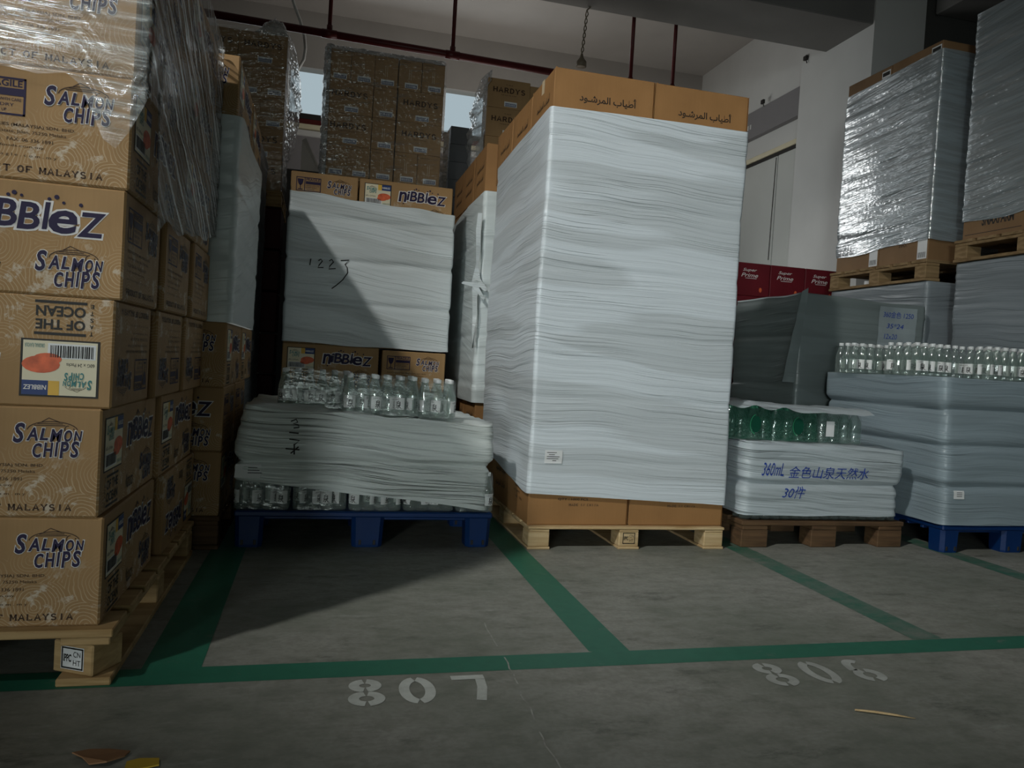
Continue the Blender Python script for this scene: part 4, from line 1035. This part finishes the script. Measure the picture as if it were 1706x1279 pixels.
    tag(m.build('film_tail'), 'torn knotted tail of white film hanging at the corner of the second tall stack', 'stretch film')
big_stack()

# ================================================================== WINE CARTONS AT THE BACK
def wine_stacks():
    Y = 6.70; h = .2545
    # centre
    g = 'wine cartons of the centre rear stack'; x0 = -.065; zt = 3.445
    N_, W_ = .198, .396
    lay = [['n']*5, ['w', 'n', 'w'], ['w', 'n', 'w'], ['n']*5]
    pos = {5: ['first', 'second', 'third', 'fourth', 'fifth'], 3: ['left', 'middle', 'right']}
    rowname = ['top', 'second', 'third', 'fourth']
    hh = .2655
    for r, row in enumerate(lay):
        x = x0
        for i, c in enumerate(row):
            w = N_ if c == 'n' else W_; z = zt-hh*(r+1)
            p = pos[len(row)][i]
            o = wine('narrow' if c == 'n' else 'wide', x+w/2+(.006 if i > len(row)//2 else 0), Y+(.1925 if c == 'n' else .096), z, f'{"narrow" if c == "n" else "wide lettered"} wine carton, {p} in the {rowname[r]} row of the centre rear stack', g)
            o.scale = (w/(.192 if c == 'n' else .385)*.985, 1, hh/.254*.995); x += w
    wood_pallet(-.07, .96, Y, Y+.8, zt-4*hh-.13, .13, M_TANWOOD, 'pallet under the centre rear wine cartons')
    s = Shell(.445, Y+.40, .515, .405, .0, zt-4*hh-.13, .03, (.5, 1.0, 1.5), .01, .004, 5, .01); tag(s.build(F_DIM, top=.4), 'grey wrapped load under the centre rear wine cartons', 'stretch film')
    s = Shell(.436, Y+.30, .512, .32, lambda x, y: zt-4*hh+.02*noise.noise((x*5, y, 1)), zt+.012, .02, (), 0, .006, 15, .012)
    o = tag(s.build(C_WINE, step=.02, dz=.02, top=.20, topz=.03), 'crinkled clear film round the centre rear wine cartons', 'stretch film')
    m = MB(); vs = []; fs = []; n = 30; w = 4
    for i in range(n+1):
        z = zt+.01-4.05*hh*i/n
        for j in range(w+1):
            t = j/w; vs.append((x0-.004-.030*sin(pi*t)*(.7+.6*noise.noise((i*.7, j, 9)))+.035*(t < .2), Y-.022+.16*t, z))
    for i in range(n):
        for j in range(w): p = i*(w+1)+j; fs.append((p, p+1, p+w+2, p+w+1))
    m.add(vs, fs, C_SILVER, True); tag(m.build('loose_film'), 'crumpled silvery film down the left edge of the centre rear wine cartons', 'stretch film')
    m = MB(); vs = []; fs = []; n = 30; w = 6
    for i in range(n+1):
        for j in range(w+1):
            t = j/w; vs.append((x0-.01+1.01*i/n, Y-.022+.22*t, zt+.012+.035*sin(pi*min(1, t*1.4))*(.8+.6*noise.noise((i*.5, j, 4)))-.03*(t < .1)))
    for i in range(n):
        for j in range(w): p = i*(w+1)+j; fs.append((p, p+1, p+w+2, p+w+1))
    m.add(vs, fs, C_SILVER, True); tag(m.build('film_bunch'), 'shiny silvery film folded over the top of the centre rear wine cartons', 'stretch film')
    # left
    g = 'wine cartons of the left rear stack'; xr = -.387; zt = 3.475
    lay = [['w'], ['n', 'n'], ['n', 'n'], ['w'], ['w']]
    rowname = ['top', 'second', 'third', 'fourth', 'bottom']
    for r, row in enumerate(lay):
        z = zt-h*(r+1); x = xr-.385
        for i, c in enumerate(row):
            w = .192 if c == 'n' else .385
            nm = 'wide lettered' if c == 'w' else ('narrow left' if i == 0 else 'narrow right')
            wine('narrow' if c == 'n' else 'wide', x+w/2, Y+(.1925 if c == 'n' else .096), z, f'{nm} wine carton, {rowname[r]} row of the left rear stack', g); x += w
        wine('wide', xr-.385-.194, Y+.098, z, f'half hidden wine carton at the left end, {rowname[r]} row, left rear stack', g)
    zb_ = zt-5*h
    wood_pallet(-1.2, -.37, Y-.01, Y+.8, zb_-.13, .13, M_TANWOOD, 'pallet under the left rear wine cartons')
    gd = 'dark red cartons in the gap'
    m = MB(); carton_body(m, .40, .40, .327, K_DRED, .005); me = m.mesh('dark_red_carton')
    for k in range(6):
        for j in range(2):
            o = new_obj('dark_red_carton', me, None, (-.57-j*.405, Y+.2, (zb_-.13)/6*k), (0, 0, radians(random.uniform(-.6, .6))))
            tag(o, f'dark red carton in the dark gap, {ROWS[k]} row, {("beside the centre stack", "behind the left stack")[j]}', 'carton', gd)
    s = Shell(-.775, Y+.22, .405, .24, zb_, zt+.01, .02, (), 0, .006, 25, .02)
    tag(s.build(C_WINE, step=.02, dz=.02), 'crinkled clear film round the left rear wine cartons', 'stretch film')
    # silver film bulging from its right side and a puff on the top
    m = MB(); vs = []; fs = []; n = 26; w = 6
    for i in range(n+1):
        z = 3.50-1.25*i/n; b = .03+.09*sin(pi*min(1, i/n*1.25))**.7 if i/n < .8 else .03
        for j in range(w+1):
            t = j/w; vs.append((xr+.006+b*sin(pi*t*.5+.2)*(.9+.3*noise.noise((i*.6, j, 3))), Y-.02+.30*t, z+.01*noise.noise((i, j, 1))))
    for i in range(n):
        for j in range(w): p = i*(w+1)+j; fs.append((p, p+1, p+w+2, p+w+1))
    m.add(vs, fs, C_SILVER, True); tag(m.build('loose_film'), 'loose silvery film bulging from the right side of the left rear wine cartons', 'stretch film')
    m = MB(); vs = []; fs = []; n = 14
    for i in range(n+1):
        for j in range(9):
            u = i/n; a = pi*j/8; hgt = .20*sin(pi*u)**.6*(.5+.6*u)
            vs.append((-.66+.28*u, Y+.13-.11*cos(a), 3.478+hgt*sin(a)*(1+.3*noise.noise((i*.9, j*.9, 2)))))
    for i in range(n):
        for j in range(8): p = i*9+j; fs.append((p, p+1, p+10, p+9))
    m.add(vs, fs, C_SILVER, True); tag(m.build('film_bunch'), 'bunched silvery film puffed up on top of the left rear wine cartons', 'stretch film')
    # right
    g = 'wine cartons of the right rear stack'; xl = 1.315; zt = 3.40
    for r in range(5):
        z = zt-h*(r+1); wine('wide', xl+.1935, Y+.096, z, f'wide lettered wine carton, {("top", "second", "third", "fourth", "fifth")[r]} row of the right rear stack', g)
        wine('wide', xl+.385+.197, Y+.11, z-.02, f'mostly hidden wine carton at the right end, {("top", "second", "third", "fourth", "fifth")[r]} row, right rear stack', g)
    s = Shell(1.72, Y+.3, .41, .30, .0, zt-5*h-.022, .03, (.6, 1.2), .01, .004, 5, .01); tag(s.build(F_DIM, top=.28), 'grey wrapped load under the right rear wine cartons', 'stretch film')
    m = MB(); vs = []; fs = []; n = 26; w = 6
    for i in range(n+1):
        z = 3.46-1.25*i/n; b = .02+.11*sin(pi*min(1, i/n))**.8+.05*max(0, i/n-.6)
        for j in range(w+1):
            t = j/w; vs.append((xl+.03*(1-t)*(i < 3)-b*sin(pi*t*.5+.15)*(.9+.4*noise.noise((i*.5, j, 7))), Y-.03+.26*t, z+.015*noise.noise((i, j, 5))))
    for i in range(n):
        for j in range(w): p = i*(w+1)+j; fs.append((p, p+1, p+w+2, p+w+1))
    m.add(vs, fs, C_SILVER, True); tag(m.build('loose_film'), 'loose silvery film hanging down the left side of the right rear wine cartons', 'stretch film')
    # dark grey narrow stack
    g = 'dark grey cartons behind the centre stack'
    m = MB(); carton_body(m, .20, .40, .16, K_GREY, .003); me = m.mesh('grey_carton')
    for k in range(6):
        o = new_obj('grey_carton', me, None, (1.155, 7.22, 3.03-.161*(k+1)), (0, 0, radians(random.uniform(-1, 1))))
        tag(o, f'dark grey flat carton in the narrow stack below the window, {("topmost", "second", "third", "fourth", "fifth", "lowest")[k]} from top', 'carton', g)
    m = MB(); m.box((1.02, 7.0, 0), (1.3, 7.45, 3.03-.161*6), K_GREY, .01); tag(m.build('grey_crate'), 'dark grey load under the narrow stack of grey cartons', 'crate')
    m = MB(); vs = []; fs = []
    for i in range(19):
        z = 2.98-.05*i
        for j in range(4): t = j/3; vs.append((1.052-.07*t*(1+.5*noise.noise((i*.8, j, 1)))-.01, 7.0+.05*t, z))
    for i in range(18):
        for j in range(3): p = i*4+j; fs.append((p, p+1, p+5, p+4))
    m.add(vs, fs, C_SILVER, True); tag(m.build('loose_film'), 'loose silvery film beside the narrow stack of dark grey cartons', 'stretch film')
wine_stacks()

# ================================================================== SMALL STACK WITH GREEN BOTTLES
def big_bottle_protos():
    b = MB(); b.lathe([(0, .004), (.030, 0), (.037, .004), (.037, .016), (.0355, .020), (.037, .024), (.037, .052), (.0355, .056), (.037, .060), (.037, .110), (.032, .130), (.018, .155), (.014, .162), (.014, .172)], B_GREEN, 14)
    c = MB(); c.lathe([(.0160, .166), (.0165, .168), (.0165, .182), (.015, .185), (0, .185)], plain('green_bottle_cap', (.03, .22, .12), .4), 12)
    return b.mesh('bottle'), c.mesh('cap')
BIGB, BIGC = big_bottle_protos()
def small_stack():
    wood_pallet(2.196, 3.205, 3.575, 4.45, 0, .142, M_OLDWOOD, 'worn brown wooden pallet under the small wrapped stack with green bottles on top', deck=6, bottom=False, bh=.024, wide_block=.165)
    yf = 3.585
    g = 'bottle packs in the small wrapped stack'
    for i in range(4):
        bottle_pack(2.215+.12+i*.243, yf+.085, .143, 4, 2, f'bottle pack showing its foot under the small white stack, {("leftmost", "second from left", "third from left", "rightmost")[i]}', g, film=False)
    def zb(x, y): return .172+.006*noise.noise((x*5, y*5, 2))
    def zt(x, y): return .558-.016*(x+.5)+.012*noise.noise((x*4, y*4, 3))
    def skew(z): return (.006 if z > .345 else -.006, 1.0+(.016 if z > .345 else 0)-(.05*(z-.48) if z > .48 else 0))
    s = Shell(2.685, 4.02, .492, .442, zb, zt, .05, (.343,), .022, .008, 83, .010, skew=skew)
    o = s.build(F_SMALL, dz=.006, step=.022, top=.30, topz=.002)
    tag(o, 'white stretch film with blue handwriting round the small stack on the brown pallet', 'stretch film')
    t1 = fit(text_shape('360mL', .3), -.40, -.27, .385, .455); t2 = fit(text_shape('\u91d1\u8272\u5c71\u6cc9\u5929\u7136\u6c34', .1), -.24, .25, .375, .440)
    t3 = fit(text_shape('30\u4ef6', .3), -.26, -.12, .265, .33)
    writing(s, [t1, t2, t3], M_BLUEPEN, 'handwriting', o, off=.006)['label'] = 'blue marker writing in Chinese'
    # packs of green bottles on top
    names = ['left', 'middle', 'right']
    for i in range(3):
        t = bpy.data.objects.new('bottle_pack', None); C.objects.link(t); x = 2.265+i*.298
        t.location = (x, yf+.21+.01*i, .562-.004*i); t.rotation_euler = (0, 0, radians((2, -2, 1)[i]))
        tag(t, f'green-tinted bottle pack on top of the small wrapped stack, {names[i]} one', 'bottle pack', 'green bottle packs on the small stack')
        p = .0745
        for j in range(3):
            for k in range(4):
                b = new_obj('bottle', BIGB, t, ((k-1.5)*p*.97, (j-1)*p, .001)); new_obj('cap', BIGC, b)
        film = pack_film('shrink_film', 2*p, 1.5*p+.002, .176, C_GREEN if i < 2 else C_PACK, t, i*3)
        m = MB(); mp = flat((0, -1.5*p-.011, 0), (1, 0, 0), (0, 0, 1), (0, -1, 0))
        if i < 2:
            put(m, ellipse(.03-.02*i, .085, .030, .045, 24), plain('dark_green_print', (.006, .06, .035), .4), mp, .001)
            put(m, stroke_shape([arc(.03-.02*i, .085, .036, .052, 100, 260)], .004), plain('mid_green_print', (.02, .22, .10), .4), mp, .002)
        else: put(m, rect(-.115, -.062, .04, .125), M_PAPER, mp, .001)
        m.build('printed_badge', t)['label'] = 'dark green oval badge' if i < 2 else 'white label'
    # white film sheet lying over the packs
    m = MB(); vs = []; fs = []; nx, ny = 40, 10
    for i in range(nx+1):
        for j in range(ny+1):
            x = 2.115+.90*i/nx; y = yf+.065+.33*j/ny
            z = .752+.035*max(0, 1-i/nx*1.7)*(.6+.6*noise.noise((x*9, 1, 2)))+.008*noise.noise((x*12, y*12, 3))
            if j == 0: z -= .028+.02*noise.noise((x*8, 4, 1)); y -= .012
            if j == 1: z -= .004
            vs.append((x, y, z))
    for i in range(nx):
        for j in range(ny): p = i*(ny+1)+j; fs.append((p, p+ny+1, p+ny+2, p+1))
    m.add(vs, fs, F_SMALL, True); tag(m.build('film_sheet'), 'loose white film sheet lying over the green bottle packs', 'stretch film')
small_stack()

# ================================================================== RIGHT BOTTLE STACK ON BLUE PALLET
def right_stack():
    plastic_pallet(3.345, 4.33, 3.445, 4.46, .152, 'blue plastic pallet at the right under the pale wrapped bottle stack', 'blue plastic pallets')
    def skew(z):
        return ((-.02 if z < .36 else (-.035 if z < .59 else (-.05 if z < .79 else -.07)))+.0, 1.0+.004*sin(z*14))
    def zt(x, y): return .962+.006*noise.noise((x*4, y*4, 3))
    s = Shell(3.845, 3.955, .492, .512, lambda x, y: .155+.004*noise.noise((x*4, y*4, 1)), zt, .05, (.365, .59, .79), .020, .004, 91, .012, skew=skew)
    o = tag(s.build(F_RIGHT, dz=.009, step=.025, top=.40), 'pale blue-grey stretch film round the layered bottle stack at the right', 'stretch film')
    sh = MB(); mp = s.front(.004); q = lambda p, d: mp(p, d)-s.org
    put(sh, grid_rect(-.43, -.36, .30, .345), M_PAPER, q, .001)
    for j in range(3): put(sh, rect(-.41, -.375, .333-.01*j, .336-.01*j), M_INK, q, .002)
    sh.build('paper_slip', o)
    g = 'bottle packs on top of the right stack'
    bottle_pack(3.41, 4.22, .963, 6, 3, 'bottle pack on top of the right blue-pallet stack, farthest one at its left', g, film=False)
    bottle_pack(3.43, 3.78, .963, 6, 4, 'bottle pack in the middle on top of the right blue-pallet stack', g, film=False, rz=radians(8))
    bottle_pack(3.80, 3.66, .963, 5, 4, 'bottle pack nearest the front on top of the right blue-pallet stack', g, film=False, rz=radians(3))
    bottle_pack(4.08, 3.72, .963, 4, 4, 'bottle pack at the right frame edge on top of the right blue-pallet stack', g, film=False)
right_stack()

# ================================================================== GREY STACKS AT THE RIGHT BACK
def right_back():
    # note stack
    wood_pallet(3.16, 4.18, 4.62, 5.45, 0, .14, M_OLDWOOD, 'old wooden pallet hidden behind the small stack at the right', deck=6)
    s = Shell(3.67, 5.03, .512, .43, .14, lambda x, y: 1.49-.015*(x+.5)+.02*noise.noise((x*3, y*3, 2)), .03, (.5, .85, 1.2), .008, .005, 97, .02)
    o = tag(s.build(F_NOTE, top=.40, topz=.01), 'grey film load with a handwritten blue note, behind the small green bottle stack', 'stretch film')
    mk = MB(); mp = s.front(.006); q = lambda p, d: mp(p, d)-s.org
    put(mk, grid_rect(.12, .43, 1.16, 1.45), plain('pale_note_paper', (.24, .28, .29), .6), q, .001)
    put(mk, fit(text_shape('360\u91d1\u8272 1250', .15), .155, .40, 1.375, 1.42), M_BLUEPEN, q, .003)
    put(mk, fit(text_shape('35*24', .15), .19, .33, 1.30, 1.335), M_BLUEPEN, q, .003); put(mk, fit(text_shape('12x20', .15), .17, .28, 1.225, 1.26), M_BLUEPEN, q, .003)
    mk.build('handwritten_note', o)['label'] = 'pale sheet with blue writing'
    # loose film flap on its left corner
    m = MB(); vs = []; fs = []; n = 12
    for i in range(n+1):
        t = i/n; z = 1.50-.62*t
        for j in range(5): u = j/4; vs.append((3.15-.12*t+u*(.05+.05*t), 4.585-.02*t+.012*noise.noise((i*.6, j*.9, 2)), z+.03*u*(1-t)))
    for i in range(n):
        for j in range(4): p = i*5+j; fs.append((p, p+1, p+6, p+5))
    m.add(vs, fs, F_NOTE, True); tag(m.build('film_flap'), 'loose pointed flap of grey film at the left corner of the load with the note', 'stretch film')
    # red cartons behind
    g = 'red cartons behind the grey load'; b = MB(); carton_body(b, .36, .40, .30, K_RED, .004)
    for k, (mpf, ww) in faces_of(.36, .40, .30).items():
        put(b, fit(text_shape('Super', .3, .005), ww*.22, ww*.62, .215, .25), M_WHITE, mpf); put(b, fit(text_shape('Prime', .3, .005), ww*.18, ww*.66, .17, .207), M_WHITE, mpf)
        put(b, rect(ww*.30, ww*.62, .158, .162), M_WHITE, mpf); put(b, ellipse(ww*.75, .06, .015, .022, 12), M_SALMON, mpf)
    me = b.mesh('red_carton')
    for i in range(3):
        for k in range(2):
            o = new_obj('red_carton', me, None, (3.80+i*.368, 6.5, 1.64-.302*k), (0, 0, radians(random.uniform(-.5, .5))))
            tag(o, f'red carton with white cursive lettering, {("left", "middle", "right")[i]} in the {("upper", "lower")[k]} row behind grey load', 'carton', g)
    m = MB(); m.box((3.6, 6.32, 0), (4.75, 6.66, 1.337), K_DRED, .01); tag(m.build('red_crate'), 'dark red load on the floor below the red cartons', 'crate')
    # two tall loads along the right wall, each in two tiers
    g = 'snack cartons in the upper right loads'
    def tall(x0, x1, y0, y1, ztop_low, ph, ztop, nm, nlab, txt):
        s = Shell((x0+x1)/2, (y0+y1)/2, (x1-x0)/2, (y1-y0)/2, .02, ztop_low, .03, (.55, 1.1), .008, .005, x0*7+y0, .008)
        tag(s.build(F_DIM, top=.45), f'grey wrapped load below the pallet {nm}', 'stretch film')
        wood_pallet(x0-.02, x1, y0, y1, ztop_low+.002, ph, M_MIDWOOD, f'tan wooden pallet at the foot {nm}', deck=6, bh=.022)
        z = ztop_low+ph+.004; n = 6; hh = (ztop-z)/n
        ln = (y1-y0-.06)/2
        b = MB(); carton_body(b, .40, ln-.008, hh-.003, K_SHIP, .004); lbs = []
        for k, (mpf, ww) in faces_of(.40, ln-.008, hh-.003).items():
            if ww != .40:
                if txt: put(b, fit(text_shape(txt, 0, .03), ww*.30, ww*.78, hh*.30, hh*.58), M_INK, mpf); put(b, rect(ww*.04, ww*.9, .03, .034), M_INK, mpf)
                else: put(b, fit(text_shape('SNACK', 0, .01), ww*.42, ww*.58, hh*.45, hh*.6), M_BROWNINK, mpf)
                if nlab:
                    lb = MB(); lbs.append(lb)
                    put(lb, rect(ww*.80, ww*.985, .01, hh-.03), M_PAPER, mpf, .0012); put(lb, rect(ww*.815, ww*.97, hh-.07, hh-.04), M_INK, mpf, .002)
                    for i in range(9): u = ww*.82+ww*.15*i/9; put(lb, rect(u, u+ww*.008, .02, .06), M_INK, mpf, .002)
        me = b.mesh('shipping_carton'); mls = [q.mesh('barcode_label') for q in lbs]
        for k in range(n):
            for j in range(2):
                o = new_obj('shipping_carton', me, None, (x0+.215, y0+.03+ln/2+j*ln, z+hh*k))
                for ml in mls: new_obj('barcode_label', ml, o)['label'] = 'white barcode label'
                tag(o, f'{ROWS[k]} row carton, {("nearer", "farther")[j]} one, {nm}', 'carton', g)
        s = Shell((x0+x1)/2, (y0+y1)/2, (x1-x0)/2-.004, (y1-y0)/2-.018, lambda x, y: z+.13+.03*noise.noise((x*3, y*3, 1))-.03*y, lambda x, y: ztop-.085-.03*y if nlab else ztop+.01, .02, [z+hh*k for k in range(1, n)], .006, .006, y0*3, .008)
        o = tag(s.build(C_RIGHT, step=.03, dz=.012), f'clear glossy stretch film {nm.replace("of", "round", 1)}', 'stretch film')
    tall(4.25, 5.15, 4.69, 5.78, 1.675, .155, 3.43, 'of the farther upper load by the right wall', True, None)
    tall(4.34, 5.2, 3.42, 4.545, 1.79, .155, 3.52, 'of the nearer upper load at the right frame edge', False, 'SNAXFARM')
    m = MB(); m.tube([(4.30, 5.42, 1.72), (4.45, 5.35, 1.72)], .022, M_PAPER, 10); tag(m.build('paper_roll'), 'small white paper roll lying in the pallet of the farther right load', 'paper roll')
right_back()

# ================================================================== PIPES, CABLE, BULB
def services():
    Y = 7.62; r = .036
    x0, z0, x1, z1 = -1.25, 3.93, 3.55, 3.87
    zz = lambda x: z0+(z1-z0)*(x-x0)/(x1-x0)
    t = bpy.data.objects.new('sprinkler_pipe', None); C.objects.link(t); t.location = (0, Y, 3.9)
    tag(t, 'dark red sprinkler pipe hung from the ceiling along the back', 'pipe')
    P = lambda x, z: (x, 0, z-3.9)
    m = MB(); m.tube([P(x0, zz(x0)), P(x1, zz(x1))], r, M_RED_PIPE, 12); m.build('main_pipe', t)
    for x in (-.067, 1.12, 3.01, 3.49):
        m = MB(); m.tube([P(x, zz(x)), P(x, 5.345)], .020, M_RED_PIPE, 10); m.build('drop_pipe', t)
        m = MB(); m.tube([P(x-.07, zz(x)), P(x+.07, zz(x))], .041, M_RED_PIPE, 12); m.tube([P(x, zz(x)), P(x, zz(x)+.08)], .028, M_RED_PIPE, 10); m.build('tee_fitting', t)
    # white cable
    m = MB(); k = 8.2/6
    pts = [(-.60, 5.34), (-.55, 4.85), (-.49, 4.55), (-.43, 4.38), (-.36, 4.22), (-.315, 4.08), (-.30, 3.96), (-.31, 3.85), (-.36, 3.74), (-.40, 3.66)]
    m.tube([(x, 8.2, z) for x, z in pts], .015, M_WALL, 8); tag(m.build('white_cable'), 'white cable hanging down from the ceiling behind the red pipe', 'cable')
    # bulb socket on a twisted cable
    t = bpy.data.objects.new('pendant_lamp', None); C.objects.link(t); t.location = (2.39, 7.40, 3.93)
    tag(t, 'old lamp socket hanging on a twisted cable above the tall white stack', 'lamp')
    m = MB(); n = 26
    for s_ in (0, pi):
        m.tube([(.012*cos(i*.8+s_)+.03*(i/n), .012*sin(i*.8+s_), .075+.47*i/n) for i in range(n+1)], .006, plain('lamp_cord', (.20, .17, .12), .7), 6)
    m.tube([(.03, 0, .54), (.07, .0, .58), (.13, .0, .615)], .007, MATS['lamp_cord'], 6); m.build('cord', t)
    m = MB(); m.lathe([(.0, .10), (.010, .098), (.016, .07), (.030, .045), (.050, .02), (.052, -.03), (.040, -.034), (.0, -.034)], plain('socket_plastic', (.16, .13, .09), .5), 16); m.build('socket', t)
    # small fittings on the right wall and ceiling
    for i, (x, y, z) in enumerate(((5.196, 7.78, 4.55), (5.255, 8.72, 4.36))):
        m = MB(); m.box((x-.03, y-.03, z-.02), (x, y+.03, z+.03), M_DARK, .004); m.tube([(x-.015, y, z), (x-.015, y-.03, z-.06)], .006, M_DARK, 6)
        tag(m.build('wall_bracket'), ('small dark bracket on the white pillar', 'small dark bracket above the grey lintel')[i], 'bracket')
    m = MB(); pts = [(5.296, 8.42, 3.60), (5.290, 8.43, 2.9), (5.292, 8.44, 2.35)]; m.tube(pts, .004, M_DARK, 6); tag(m.build('thin_cord'), 'thin dark cord hanging down the pale sliding door', 'cord')
    m = MB(); m.add([(-.29, 8.3, 2.75), (-.10, 8.3, 2.75), (-.13, 8.3, 2.86), (-.25, 8.3, 3.09), (-.29, 8.32, 3.07)], [(0, 1, 2, 3, 4)], M_PAPER)
    m.add([(-.29, 8.315, 2.75), (-.10, 8.315, 2.75), (-.13, 8.315, 2.86), (-.25, 8.315, 3.09), (-.29, 8.335, 3.07)], [(4, 3, 2, 1, 0)], M_PAPER)
    tag(m.build('white_board_offcut'), 'white pointed board offcut standing below the window between the wine stacks', 'board')
    m = MB(); m.box((-.6, 8.25, 0), (.4, 8.5, 2.75), K_GREY, .01); tag(m.build('grey_cabinet'), 'dark grey load far back under the white board offcut', 'crate')
services()
